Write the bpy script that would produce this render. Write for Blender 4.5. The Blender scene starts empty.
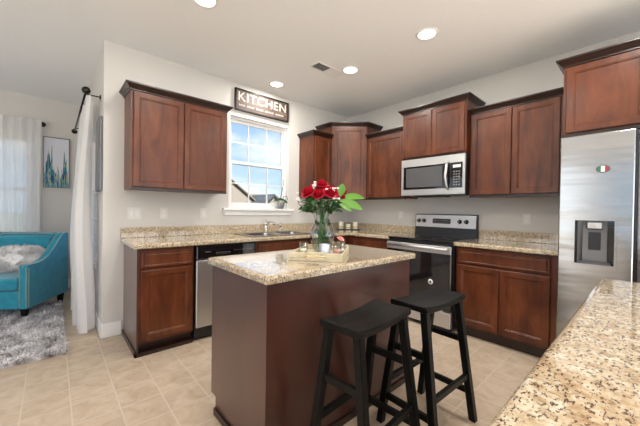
import bpy, bmesh, math, random
from mathutils import Vector, Matrix
random.seed(7)
SC = bpy.context.scene
COL = SC.collection
PI = math.pi

# ---------------------------------------------------------------- camera
F, CX, CY, CZ, YAW, PITCH, ROLL = 297.0, -3.588, -3.343, 1.208, 0.732, -0.010, -0.015
def make_camera():
    s, c = math.sin(YAW), math.cos(YAW); sp, cp = math.sin(PITCH), math.cos(PITCH)
    fw = Vector((s*cp, c*cp, sp)); up0 = Vector((-s*sp, -c*sp, cp)); r0 = Vector((c, -s, 0))
    cr, sr = math.cos(ROLL), math.sin(ROLL)
    r = r0*cr - up0*sr; u = r0*sr + up0*cr
    cd = bpy.data.cameras.new('camera'); co = bpy.data.objects.new('camera', cd); COL.objects.link(co)
    cd.sensor_width = 36; cd.lens = 36*F/640; cd.clip_start = .02; cd.clip_end = 500
    M = Matrix((r, u, -fw)).transposed().to_4x4(); M.translation = Vector((CX, CY, CZ))
    co.matrix_world = M
    SC.camera = co
make_camera()

# ---------------------------------------------------------------- view, world, sun
SC.view_settings.view_transform = 'Standard'; SC.view_settings.look = 'None'
SC.view_settings.gamma = 1; SC.view_settings.use_curve_mapping = False
SC.view_settings.exposure = 0.30
DOWNLIGHT_W = 10.0
SKY_STRENGTH = 1.05
SUN = 15.0
w = bpy.data.worlds.new('sky'); SC.world = w; w.use_nodes = True
nt = w.node_tree; nt.nodes.clear()
def N(nt, t, **k):
    n = nt.nodes.new(t)
    for a, b in k.items(): setattr(n, a, b)
    return n
tc = N(nt, 'ShaderNodeTexCoord'); sep = N(nt, 'ShaderNodeSeparateXYZ'); nt.links.new(tc.outputs['Generated'], sep.inputs[0])
ramp = N(nt, 'ShaderNodeValToRGB'); nt.links.new(sep.outputs['Z'], ramp.inputs[0])
ramp.color_ramp.elements[0].position = 0.0; ramp.color_ramp.elements[0].color = (.62, .80, 1.0, 1)
ramp.color_ramp.elements[1].position = .55; ramp.color_ramp.elements[1].color = (.13, .36, .85, 1)
mp = N(nt, 'ShaderNodeMapping'); mp.inputs['Scale'].default_value = (1, 1, 3.0); nt.links.new(tc.outputs['Generated'], mp.inputs[0])
nz = N(nt, 'ShaderNodeTexNoise'); nz.inputs['Scale'].default_value = 3.2; nz.inputs['Detail'].default_value = 6; nz.inputs['Roughness'].default_value = .55
nt.links.new(mp.outputs[0], nz.inputs['Vector'])
cr_ = N(nt, 'ShaderNodeValToRGB'); cr_.color_ramp.elements[0].position = .47; cr_.color_ramp.elements[1].position = .68
nt.links.new(nz.outputs['Fac'], cr_.inputs[0])
mx = N(nt, 'ShaderNodeMix', data_type='RGBA'); nt.links.new(cr_.outputs[0], mx.inputs[0]); nt.links.new(ramp.outputs[0], mx.inputs[6]); mx.inputs[7].default_value = (1.05, 1.05, 1.08, 1)
bg = N(nt, 'ShaderNodeBackground'); bg.inputs['Strength'].default_value = SKY_STRENGTH; nt.links.new(mx.outputs[2], bg.inputs['Color'])
wo = N(nt, 'ShaderNodeOutputWorld'); nt.links.new(bg.outputs[0], wo.inputs[0])

sd = bpy.data.lights.new('sun', 'SUN'); sd.energy = SUN; sd.angle = .02; sd.color = (1, .97, .95)
so = bpy.data.objects.new('sun', sd); COL.objects.link(so)
so.rotation_euler = Vector((.22, .95, -1.0)).to_track_quat('-Z', 'Y').to_euler()

# unseen fill lamps added behind and left of camera, tilted up at the ceiling
def fill_area(name, loc, direction, sx, sy, power, color=(1, .98, .95)):
    l = bpy.data.lights.new(name, 'AREA'); l.shape = 'RECTANGLE'; l.size = sx; l.size_y = sy; l.energy = power; l.color = color
    o = bpy.data.objects.new(name, l); COL.objects.link(o); o.location = loc
    o.rotation_euler = Vector(direction).to_track_quat('-Z', 'Z').to_euler()
    return o
fill_area('fill_lamp_back', (-3.6, -6.3, 1.35), (0, 1, .6), 6.0, 2.2, 70)
fill_area('fill_lamp_left', (-7.3, -1.6, 1.65), (1, 0, .6), 6.5, 1.4, 45)

# ---------------------------------------------------------------- materials
MATS = {}
def base_mat(name, color, rough=.5, metal=0, **k):
    m = bpy.data.materials.new(name); m.use_nodes = True
    b = m.node_tree.nodes['Principled BSDF']
    b.inputs['Base Color'].default_value = (*color, 1); b.inputs['Roughness'].default_value = rough; b.inputs['Metallic'].default_value = metal
    for a, v in k.items(): b.inputs[a.replace('_', ' ')].default_value = v
    MATS[name] = m
    return m, m.node_tree, b
def noise_color(nt, b, stops, scale=8, detail=4, rough=.55, stretch=(1, 1, 1), coord='Object', dist=0):
    tc = N(nt, 'ShaderNodeTexCoord'); geo = N(nt, 'ShaderNodeNewGeometry')
    mp = N(nt, 'ShaderNodeMapping'); mp.inputs['Scale'].default_value = stretch
    nt.links.new(geo.outputs['Position'] if coord == 'World' else tc.outputs[coord], mp.inputs[0])
    nz = N(nt, 'ShaderNodeTexNoise'); nz.inputs['Scale'].default_value = scale; nz.inputs['Detail'].default_value = detail
    nz.inputs['Roughness'].default_value = rough; nz.inputs['Distortion'].default_value = dist
    nt.links.new(mp.outputs[0], nz.inputs['Vector'])
    r = N(nt, 'ShaderNodeValToRGB')
    while len(r.color_ramp.elements) < len(stops): r.color_ramp.elements.new(.5)
    for e, (p, c) in zip(r.color_ramp.elements, stops): e.position = p; e.color = (*c, 1)
    nt.links.new(nz.outputs['Fac'], r.inputs[0])
    if b is not None: nt.links.new(r.outputs[0], b.inputs['Base Color'])
    return mp, nz, r
def bump(nt, b, src, strength=.2, dist=.005):
    bp = N(nt, 'ShaderNodeBump'); bp.inputs['Strength'].default_value = strength; bp.inputs['Distance'].default_value = dist
    nt.links.new(src, bp.inputs['Height']); nt.links.new(bp.outputs[0], b.inputs['Normal'])

def mk_wood(name, dark, mid, light, rough=.3):
    m, nt, b = base_mat(name, mid, rough, Coat_Weight=.10, Coat_Roughness=.18)
    mp, nz, r = noise_color(nt, b, [(.3, dark), (.52, mid), (.75, light)], scale=2.2, detail=6, rough=.6, stretch=(4, 4, .9), coord='World', dist=.8)
    nz2 = N(nt, 'ShaderNodeTexNoise'); nz2.inputs['Scale'].default_value = 3.5; nz2.inputs['Detail'].default_value = 3
    g = N(nt, 'ShaderNodeNewGeometry'); nt.links.new(g.outputs['Position'], nz2.inputs['Vector'])
    mix = N(nt, 'ShaderNodeMix', data_type='RGBA', blend_type='MULTIPLY'); mix.inputs[0].default_value = .7
    mr = N(nt, 'ShaderNodeMapRange'); mr.inputs[1].default_value = .3; mr.inputs[2].default_value = .7; mr.inputs[3].default_value = .62; mr.inputs[4].default_value = 1.32
    nt.links.new(nz2.outputs['Fac'], mr.inputs[0]); nt.links.new(r.outputs[0], mix.inputs[6]); nt.links.new(mr.outputs[0], mix.inputs[7])
    nt.links.new(mix.outputs[2], b.inputs['Base Color'])
    return m
mk_wood('cherry', (.060, .0135, .0045), (.110, .028, .0085), (.170, .050, .017), .36)
MATS['cherry'].node_tree.nodes['Principled BSDF'].inputs['Specular IOR Level'].default_value = .4
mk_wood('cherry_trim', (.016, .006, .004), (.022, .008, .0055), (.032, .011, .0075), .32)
mk_wood('cherry_panel', (.062, .019, .013), (.072, .023, .016), (.085, .028, .019), .34)
MATS['cherry_panel'].node_tree.nodes['Principled BSDF'].inputs['Coat Weight'].default_value = .8
MATS['cherry_panel'].node_tree.nodes['Principled BSDF'].inputs['Coat Roughness'].default_value = .3
mk_wood('black_wood', (.004, .004, .004), (.006, .006, .0055), (.009, .0085, .008), .36)
MATS['black_wood'].node_tree.nodes['Principled BSDF'].inputs['Specular IOR Level'].default_value = .12
MATS['black_wood'].node_tree.nodes['Principled BSDF'].inputs['Coat Weight'].default_value = .12
m, nt, b = base_mat('wall_paint', (.61, .585, .55), .85)
_, nz, _ = noise_color(nt, b, [(.3, (.60, .577, .543)), (.7, (.62, .597, .563))], scale=3, coord='World'); nz.inputs['Scale'].default_value = 90; bump(nt, b, nz.outputs['Fac'], .05, .002)
m, nt, b = base_mat('ceiling_paint', (.86, .87, .865), .9)
_, nz, _ = noise_color(nt, b, [(.3, (.85, .86, .855)), (.7, (.87, .88, .875))], scale=60, coord='World'); bump(nt, b, nz.outputs['Fac'], .08, .003)
base_mat('white_paint', (.80, .79, .77), .4)
base_mat('white_plastic', (.68, .66, .63), .35)
base_mat('switch_white', (.74, .72, .69), .3)
m, nt, b = base_mat('stainless', (.42, .42, .415), .27, 1.0)
_, nz, r = noise_color(nt, None, [(.3, (.17, .17, .17)), (.7, (.21, .21, .21))], scale=3, stretch=(1, 1, 60), coord='World', detail=3); nt.links.new(r.outputs[0], b.inputs['Roughness'])
mpw = N(nt, 'ShaderNodeMapping'); mpw.inputs['Scale'].default_value = (1, .8, 5); gw = N(nt, 'ShaderNodeNewGeometry'); nt.links.new(gw.outputs['Position'], mpw.inputs[0])
nw = N(nt, 'ShaderNodeTexNoise'); nw.inputs['Scale'].default_value = 1.6; nw.inputs['Detail'].default_value = 2; nt.links.new(mpw.outputs[0], nw.inputs['Vector']); bump(nt, b, nw.outputs['Fac'], .25, .02)
base_mat('brushed_steel', (.62, .62, .615), .40, 1.0)
base_mat('chrome', (.75, .75, .76), .08, 1.0)
base_mat('dark_steel', (.12, .12, .125), .3, .9)
base_mat('black_glass', (.006, .006, .007), .06, 0, Coat_Weight=.6, Coat_Roughness=.03)
base_mat('black_plastic', (.012, .012, .013), .32)
base_mat('grey_plastic', (.16, .16, .165), .35)
base_mat('dark_bronze', (.02, .017, .015), .35, .6)
base_mat('brass', (.75, .6, .35), .3, 1.0)
base_mat('display', (.09, .092, .095), .2)
base_mat('label_white', (.8, .8, .8), .5)

# granite
m, nt, b = base_mat('granite', (.6, .5, .36), .10, Coat_Weight=.8, Coat_Roughness=.03, Coat_IOR=1.5)
_, nzA, rA = noise_color(nt, None, [(.30, (.31, .21, .115)), (.42, (.46, .345, .21)), (.54, (.58, .485, .34)), (.68, (.69, .63, .50))], scale=40, detail=5, rough=.65, coord='World')
_, nzB, rB = noise_color(nt, None, [(.0, (0, 0, 0)), (.40, (0, 0, 0)), (.455, (1, 1, 1))], scale=110, detail=3, rough=.6, coord='World', stretch=(1, 1.7, 1))
_, nzC, rC = noise_color(nt, None, [(.0, (0, 0, 0)), (.58, (0, 0, 0)), (.66, (1, 1, 1))], scale=42, detail=4, rough=.7, coord='World', dist=.6)
m1 = N(nt, 'ShaderNodeMix', data_type='RGBA'); nt.links.new(rC.outputs[0], m1.inputs[0]); nt.links.new(rA.outputs[0], m1.inputs[6]); m1.inputs[7].default_value = (.36, .25, .15, 1)
m2 = N(nt, 'ShaderNodeMix', data_type='RGBA'); nt.links.new(rB.outputs[0], m2.inputs[0]); m2.inputs[6].default_value = (.10, .07, .05, 1); nt.links.new(m1.outputs[2], m2.inputs[7])
nt.links.new(m2.outputs[2], b.inputs['Base Color'])

# floor tile
m, nt, b = base_mat('floor_tile', (.5, .42, .32), .38)
geo = N(nt, 'ShaderNodeNewGeometry'); mp = N(nt, 'ShaderNodeMapping'); mp.vector_type = 'POINT'
TS = .2215
mp.inputs['Location'].default_value = (3.281/TS+100, 2.565/TS+100, 0); mp.inputs['Scale'].default_value = (1/TS, 1/TS, 1)
nt.links.new(geo.outputs['Position'], mp.inputs[0])
fr = N(nt, 'ShaderNodeVectorMath', operation='FRACTION'); nt.links.new(mp.outputs[0], fr.inputs[0])
sp_ = N(nt, 'ShaderNodeSeparateXYZ'); nt.links.new(fr.outputs[0], sp_.inputs[0])
def pm(sock):
    a = N(nt, 'ShaderNodeMath', operation='SUBTRACT'); a.inputs[1].default_value = .5; nt.links.new(sock, a.inputs[0])
    c = N(nt, 'ShaderNodeMath', operation='ABSOLUTE'); nt.links.new(a.outputs[0], c.inputs[0]); return c.outputs[0]
mxm = N(nt, 'ShaderNodeMath', operation='MAXIMUM'); nt.links.new(pm(sp_.outputs['X']), mxm.inputs[0]); nt.links.new(pm(sp_.outputs['Y']), mxm.inputs[1])
gr = N(nt, 'ShaderNodeMapRange'); gr.inputs[1].default_value = .478; gr.inputs[2].default_value = .49; nt.links.new(mxm.outputs[0], gr.inputs[0])
fl = N(nt, 'ShaderNodeVectorMath', operation='FLOOR'); nt.links.new(mp.outputs[0], fl.inputs[0])
wn = N(nt, 'ShaderNodeTexWhiteNoise', noise_dimensions='3D'); nt.links.new(fl.outputs[0], wn.inputs['Vector'])
nz = N(nt, 'ShaderNodeTexNoise'); nz.inputs['Scale'].default_value = 9; nz.inputs['Detail'].default_value = 7; nz.inputs['Roughness'].default_value = .62; nz.inputs['Distortion'].default_value = .8
off = N(nt, 'ShaderNodeVectorMath', operation='MULTIPLY_ADD'); nt.links.new(wn.outputs['Color'], off.inputs[0]); off.inputs[1].default_value = (7, 7, 7); nt.links.new(geo.outputs['Position'], off.inputs[2])
nt.links.new(off.outputs[0], nz.inputs['Vector'])
rp = N(nt, 'ShaderNodeValToRGB'); rp.color_ramp.elements[0].position = .33; rp.color_ramp.elements[0].color = (.42, .325, .23, 1); rp.color_ramp.elements[1].position = .68; rp.color_ramp.elements[1].color = (.56, .455, .345, 1)
nt.links.new(nz.outputs['Fac'], rp.inputs[0])
mg = N(nt, 'ShaderNodeMix', data_type='RGBA'); nt.links.new(gr.outputs[0], mg.inputs[0]); nt.links.new(rp.outputs[0], mg.inputs[6]); mg.inputs[7].default_value = (.56, .48, .385, 1)
nt.links.new(mg.outputs[2], b.inputs['Base Color'])
inv = N(nt, 'ShaderNodeMath', operation='SUBTRACT'); inv.inputs[0].default_value = 1; nt.links.new(gr.outputs[0], inv.inputs[1]); bump(nt, b, inv.outputs[0], .15, .002)

# fabrics
m, nt, b = base_mat('teal_fabric', (.012, .26, .36), .75, Sheen_Weight=.5, Sheen_Roughness=.4)
_, nz, _ = noise_color(nt, b, [(.3, (.006, .19, .28)), (.7, (.014, .27, .37))], scale=14, detail=5); nz2 = N(nt, 'ShaderNodeTexNoise'); nz2.inputs['Scale'].default_value = 400; bump(nt, b, nz2.outputs['Fac'], .15, .002)
m, nt, b = base_mat('fur_white', (.72, .69, .67), .9, Sheen_Weight=.3)
noise_color(nt, b, [(.3, (.66, .63, .61)), (.65, (.90, .88, .86))], scale=30)
m, nt, b = base_mat('fur_grey', (.5, .49, .49), .9, Sheen_Weight=.3)
noise_color(nt, b, [(.34, (.22, .20, .20)), (.5, (.58, .56, .57)), (.64, (.9, .88, .89))], scale=11, detail=5)
base_mat('leaf_green', (.028, .085, .02), .45, Subsurface_Weight=.0)
base_mat('bright_leaf', (.10, .27, .018), .35)
base_mat('stem_green', (.08, .20, .05), .5)
base_mat('rose_red', (.42, .003, .018), .6, Specular_IOR_Level=.25)
base_mat('petal_white', (.85, .82, .78), .6)
base_mat('petal_pink', (.85, .42, .38), .6)
base_mat('wax', (.86, .80, .68), .5, Subsurface_Weight=.2)
m, nt, b = base_mat('candle_band', (.75, .55, .22), .4)
m, nt, b = base_mat('cream_tray', (.78, .70, .52), .4)
noise_color(nt, b, [(.3, (.56, .48, .31)), (.7, (.66, .58, .41))], scale=25)
base_mat('silver_glass', (.50, .54, .60), .32, .8)
m, nt, b = base_mat('pot_silver', (.30, .30, .29), .35, .5)
m, nt, b = base_mat('sign_wood', (.1, .07, .06), .6)
noise_color(nt, b, [(.3, (.05, .035, .03)), (.55, (.10, .068, .055)), (.75, (.20, .145, .12))], scale=5, stretch=(1, 1, 8), coord='World', detail=6)
base_mat('letter_cream', (.70, .62, .53), .6)
base_mat('soil', (.04, .03, .02), .9)

def glass_mat(name, tint=(1, 1, 1), gloss=.10, cheap=True):
    m = bpy.data.materials.new(name); m.use_nodes = True; nt = m.node_tree; nt.nodes.clear()
    tr = N(nt, 'ShaderNodeBsdfTransparent'); tr.inputs[0].default_value = (*tint, 1)
    gl = N(nt, 'ShaderNodeBsdfGlossy'); gl.inputs['Roughness'].default_value = .02
    lw = N(nt, 'ShaderNodeLayerWeight'); lw.inputs[0].default_value = gloss
    mx = N(nt, 'ShaderNodeMixShader'); nt.links.new(lw.outputs['Facing'] if cheap else lw.outputs['Fresnel'], mx.inputs[0]); nt.links.new(tr.outputs[0], mx.inputs[1]); nt.links.new(gl.outputs[0], mx.inputs[2])
    o = N(nt, 'ShaderNodeOutputMaterial'); nt.links.new(mx.outputs[0], o.inputs[0]); MATS[name] = m
glass_mat('window_glass', (.97, .98, .98))
glass_mat('vase_glass', (.96, .98, .98), .20)
glass_mat('water', (.90, .95, .95))
def sheer_mat(name, color, trans):
    m = bpy.data.materials.new(name); m.use_nodes = True; nt = m.node_tree; nt.nodes.clear()
    tr = N(nt, 'ShaderNodeBsdfTransparent'); df = N(nt, 'ShaderNodeBsdfDiffuse'); tl = N(nt, 'ShaderNodeBsdfTranslucent')
    df.inputs[0].default_value = (*color, 1); tl.inputs[0].default_value = (*color, 1)
    a = N(nt, 'ShaderNodeMixShader'); a.inputs[0].default_value = .5; nt.links.new(df.outputs[0], a.inputs[1]); nt.links.new(tl.outputs[0], a.inputs[2])
    c = N(nt, 'ShaderNodeMixShader'); c.inputs[0].default_value = 1-trans; nt.links.new(tr.outputs[0], c.inputs[1]); nt.links.new(a.outputs[0], c.inputs[2])
    o = N(nt, 'ShaderNodeOutputMaterial'); nt.links.new(c.outputs[0], o.inputs[0]); MATS[name] = m
sheer_mat('sheer', (.95, .94, .93), .15)
sheer_mat('sheer_dense', (.90, .89, .88), .08)
def emit_mat(name, color, s):
    m = bpy.data.materials.new(name); m.use_nodes = True; nt = m.node_tree; nt.nodes.clear()
    e = N(nt, 'ShaderNodeEmission'); e.inputs[0].default_value = (*color, 1); e.inputs[1].default_value = s
    o = N(nt, 'ShaderNodeOutputMaterial'); nt.links.new(e.outputs[0], o.inputs[0]); MATS[name] = m
emit_mat('lamp_lens', (1, .97, .92), 4.0)
# outside
m, nt, b = base_mat('grass', (.10, .16, .05), .9); noise_color(nt, b, [(.3, (.07, .08, .035)), (.7, (.11, .12, .06))], scale=3)
m, nt, b = base_mat('bounce_paving', (.55, .53, .50), .9); noise_color(nt, b, [(.3, (.50, .48, .45)), (.7, (.60, .58, .55))], scale=4)
m, nt, b = base_mat('shingle_tan', (.30, .24, .19), .9); noise_color(nt, b, [(.3, (.11, .085, .068)), (.7, (.16, .128, .10))], scale=6)
m, nt, b = base_mat('shingle_dark', (.07, .08, .09), .9); noise_color(nt, b, [(.3, (.025, .03, .034)), (.7, (.045, .05, .055))], scale=6)
base_mat('siding', (.17, .145, .12), .8)
base_mat('house_trim', (.25, .24, .22), .7)
base_mat('house_glass', (.05, .06, .08), .2)
# abstract painting: pale ground with upright strokes of teal, navy and ochre
m, nt, b = base_mat('painting', (.7, .72, .75), .7)
tcn = N(nt, 'ShaderNodeTexCoord'); sx_ = N(nt, 'ShaderNodeSeparateXYZ'); nt.links.new(tcn.outputs['Generated'], sx_.inputs[0])
nA = N(nt, 'ShaderNodeTexNoise'); nA.inputs['Scale'].default_value = 6.5; nA.inputs['Detail'].default_value = 2; mpa = N(nt, 'ShaderNodeMapping'); mpa.inputs['Scale'].default_value = (1.6, 1, .12); nt.links.new(tcn.outputs['Generated'], mpa.inputs[0]); nt.links.new(mpa.outputs[0], nA.inputs['Vector'])
nB = N(nt, 'ShaderNodeTexNoise'); nB.inputs['Scale'].default_value = 9; mpb = N(nt, 'ShaderNodeMapping'); mpb.inputs['Scale'].default_value = (1.5, 1, .3); mpb.inputs['Location'].default_value = (4, 2, 1); nt.links.new(tcn.outputs['Generated'], mpb.inputs[0]); nt.links.new(mpb.outputs[0], nB.inputs['Vector'])
rc = N(nt, 'ShaderNodeValToRGB'); rc.color_ramp.interpolation = 'CONSTANT'
for p, c in ((.0, (.02, .12, .16)), (.40, (.02, .05, .14)), (.47, (.04, .30, .36)), (.53, (.45, .42, .20)), (.58, (.05, .20, .35)), (.64, (.55, .62, .62))):
    e = rc.color_ramp.elements.new(p) if p > 0 else rc.color_ramp.elements[0]; e.color = (*c, 1)
rc.color_ramp.elements[-1].color = (.7, .72, .74, 1)
nt.links.new(nB.outputs['Fac'], rc.inputs[0])
hh = N(nt, 'ShaderNodeMath', operation='MULTIPLY_ADD'); nt.links.new(nA.outputs['Fac'], hh.inputs[0]); hh.inputs[1].default_value = 1.9; hh.inputs[2].default_value = -.52
lt = N(nt, 'ShaderNodeMath', operation='LESS_THAN'); nt.links.new(sx_.outputs['Z'], lt.inputs[0]); nt.links.new(hh.outputs[0], lt.inputs[1])
mp2 = N(nt, 'ShaderNodeMix', data_type='RGBA'); nt.links.new(lt.outputs[0], mp2.inputs[0]); mp2.inputs[6].default_value = (.66, .66, .72, 1); nt.links.new(rc.outputs[0], mp2.inputs[7]); nt.links.new(mp2.outputs[2], b.inputs['Base Color'])

# ---------------------------------------------------------------- mesh helpers
class MB:
    def __init__(s): s.bm = bmesh.new(); s.smooth = False
    def loft(s, rings, cap0=True, cap1=True, closed=True, smooth=False):
        vs = [[s.bm.verts.new(p) for p in r] for r in rings]
        n = len(rings[0]); fs = []
        for i in range(len(vs)-1):
            for j in range(n if closed else n-1):
                k = (j+1) % n
                try: fs.append(s.bm.faces.new((vs[i][j], vs[i][k], vs[i+1][k], vs[i+1][j])))
                except ValueError: pass
        if cap0 and n > 2: fs.append(s.bm.faces.new(vs[0][::-1]))
        if cap1 and n > 2: fs.append(s.bm.faces.new(vs[-1]))
        if smooth:
            for f in fs: f.smooth = True
        return s
    def box(s, x0, x1, y0, y1, z0, z1, bev=0, M=None):
        if x0 > x1: x0, x1 = x1, x0
        if y0 > y1: y0, y1 = y1, y0
        if z0 > z1: z0, z1 = z1, z0
        b = min(bev, (x1-x0)/2.1, (y1-y0)/2.1, (z1-z0)/2.1)
        def ring(z, i): return [(x0+i, y0+i, z), (x1-i, y0+i, z), (x1-i, y1-i, z), (x0+i, y1-i, z)]
        if b <= 0: rings = [ring(z0, 0), ring(z1, 0)]
        else:
            def r8(z, i):
                q = b if i == 0 else b+0
                i2 = i
                return [(x0+q, y0+i2, z), (x1-q, y0+i2, z), (x1-i2, y0+q, z), (x1-i2, y1-q, z), (x1-q, y1-i2, z), (x0+q, y1-i2, z), (x0+i2, y1-q, z), (x0+i2, y0+q, z)]
            bb = b*.999
            rings = [r8(z0, bb), r8(z0+b, 0), r8(z1-b, 0), r8(z1, bb)]
        if M is not None: rings = [[M @ Vector(p) for p in r] for r in rings]
        return s.loft(rings)
    def tube(s, pts, r, n=10, caps=True):
        pts = [Vector(p) for p in pts]; rings = []
        rr = r if isinstance(r, (list, tuple)) else [r]*len(pts)
        up = Vector((0, 0, 1))
        for i, p in enumerate(pts):
            d = (pts[min(i+1, len(pts)-1)]-pts[max(i-1, 0)]).normalized()
            a = d.cross(up if abs(d.dot(up)) < .95 else Vector((1, 0, 0))).normalized(); bb = d.cross(a).normalized()
            rings.append([p+(a*math.cos(2*PI*k/n)+bb*math.sin(2*PI*k/n))*rr[i] for k in range(n)])
        return s.loft(rings, caps, caps, smooth=True)
    def lathe(s, prof, c=(0, 0, 0), n=24, cap0=True, cap1=True, M=None):
        rings = [[(c[0]+r*math.cos(2*PI*k/n), c[1]+r*math.sin(2*PI*k/n), c[2]+z) for k in range(n)] for r, z in prof]
        if M is not None: rings = [[M @ Vector(p) for p in r] for r in rings]
        return s.loft(rings, cap0, cap1, smooth=True)
    def ball(s, c, r, n=10, sz=1):
        prof = [(r*math.sin(PI*i/n)+1e-5, -r*sz*math.cos(PI*i/n)) for i in range(n+1)]
        return s.lathe(prof, c, n+2)
    def beam(s, a, b, w, h, side=(1, 0, 0)):
        a, b = Vector(a), Vector(b); d = (b-a).normalized(); sd = Vector(side); sd = (sd-d*sd.dot(d)).normalized(); u = d.cross(sd)
        def ring(p): return [p+sd*w/2+u*h/2, p-sd*w/2+u*h/2, p-sd*w/2-u*h/2, p+sd*w/2-u*h/2]
        return s.loft([ring(a), ring(b)])
    def build(s, name, mat, parent=None, loc=None, autosmooth=False, mods=None):
        bmesh.ops.remove_doubles(s.bm, verts=s.bm.verts, dist=1e-6)
        bmesh.ops.recalc_face_normals(s.bm, faces=s.bm.faces)
        me = bpy.data.meshes.new(name); s.bm.to_mesh(me); s.bm.free()
        me.materials.append(MATS[mat])
        o = bpy.data.objects.new(name, me); COL.objects.link(o)
        if parent is not None: o.parent = parent
        if loc is not None: o.location = loc
        return o
def bevel(o, wd=.003, seg=2, ang=40):
    md = o.modifiers.new('bevel', 'BEVEL'); md.width = wd; md.segments = seg; md.limit_method = 'ANGLE'; md.angle_limit = math.radians(ang); md.harden_normals = False
    return o
def subsurf(o, n=1):
    md = o.modifiers.new('sub', 'SUBSURF'); md.levels = n; md.render_levels = n
    for p in o.data.polygons: p.use_smooth = True
    return o
def tag(o, label=None, cat=None, group=None, kind=None):
    if label: o['label'] = label
    if cat: o['category'] = cat
    if group: o['group'] = group
    if kind: o['kind'] = kind
    return o
def thing(name, label, cat, loc=(0, 0, 0), rz=0, group=None):
    o = bpy.data.objects.new(name, None); COL.objects.link(o); o.location = loc; o.rotation_euler = (0, 0, rz); o.empty_display_size = .05
    return tag(o, label, cat, group)
def copy_tree(o, parent=None):
    c = o.copy(); COL.objects.link(c)
    if parent is not None: c.parent = parent
    for ch in list(o.children): copy_tree(ch, c)
    return c
def struct(o, label=None): o['kind'] = 'structure'; return o

# ---------------------------------------------------------------- the room
H = 2.724
WX = -3.25      # end of the window wall
YF = 2.40       # far wall of the sitting area
LP = [(-7.6, -6.6), (.15, -6.6), (.15, .15), (-3.10, .15), (-3.10, 2.55), (-7.6, 2.55)]
MB().loft([[(*p, -.12) for p in LP], [(*p, 0) for p in LP]]).build('floor', 'floor_tile')['kind'] = 'structure'
MB().loft([[(*p, H) for p in LP], [(*p, H+.15) for p in LP]]).build('ceiling', 'ceiling_paint')['kind'] = 'structure'
# window wall with its opening
wx0, wx1, wz0, wz1 = -2.045, -1.180, 1.215, 2.335
T = .15
b = MB(); b.box(WX, wx0, 0, T, 0, H); b.box(wx1, .15, 0, T, 0, H); b.box(wx0, wx1, 0, T, 0, wz0); b.box(wx0, wx1, 0, T, wz1, H)
b.build('wall_window', 'wall_paint')['kind'] = 'structure'
MB().box(0, .15, -6.6, 0, 0, H).build('wall_right', 'wall_paint')['kind'] = 'structure'
# side wall of the sitting area (with window), starts at the end of the kitchen wall
dy0, dy1, dz0, dz1 = .50, 1.75, .66, 2.12
b = MB(); b.box(WX, WX+T, T, dy0, 0, H); b.box(WX, WX+T, dy1, YF+T, 0, H); b.box(WX, WX+T, dy0, dy1, 0, dz0); b.box(WX, WX+T, dy0, dy1, dz1, H)
b.build('wall_side', 'wall_paint')['kind'] = 'structure'
# far wall of the sitting area (with window)
fx0, fx1, fz0, fz1 = -4.90, -3.80, .70, 2.17
b = MB(); b.box(-7.6, fx0, YF, YF+T, 0, H); b.box(fx1, WX, YF, YF+T, 0, H); b.box(fx0, fx1, YF, YF+T, 0, fz0); b.box(fx0, fx1, YF, YF+T, fz1, H)
b.build('wall_far', 'wall_paint')['kind'] = 'structure'
def baseboard(name, x0, x1, y0, y1):
    bevel(MB().box(x0, x1, y0, y1, 0, .135).build(name, 'white_paint'), .006, 2)['kind'] = 'structure'
baseboard('baseboard_window', WX-.014, -3.10, -.014, 0)
baseboard('baseboard_side', WX-.014, WX, 0, YF-.014)
baseboard('baseboard_far', -7.6, WX, YF-.014, YF)
baseboard('baseboard_right', -.014, 0, -6.6, -3.84)

# added unseen wall: solid base dims the refrigerator's reflection, two wide openings admit light
b = MB(); b.box(-7.75, -7.6, -6.6, 2.55, 0, .90); b.box(-7.75, -7.6, -6.6, 2.55, 2.40, H)
for a, e in ((-6.6, -6.2), (-2.5, -2.1), (1.9, 2.55)): b.box(-7.75, -7.6, a, e, .90, 2.40)
b.build('added_wall_left', 'wall_paint')['kind'] = 'structure'
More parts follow.
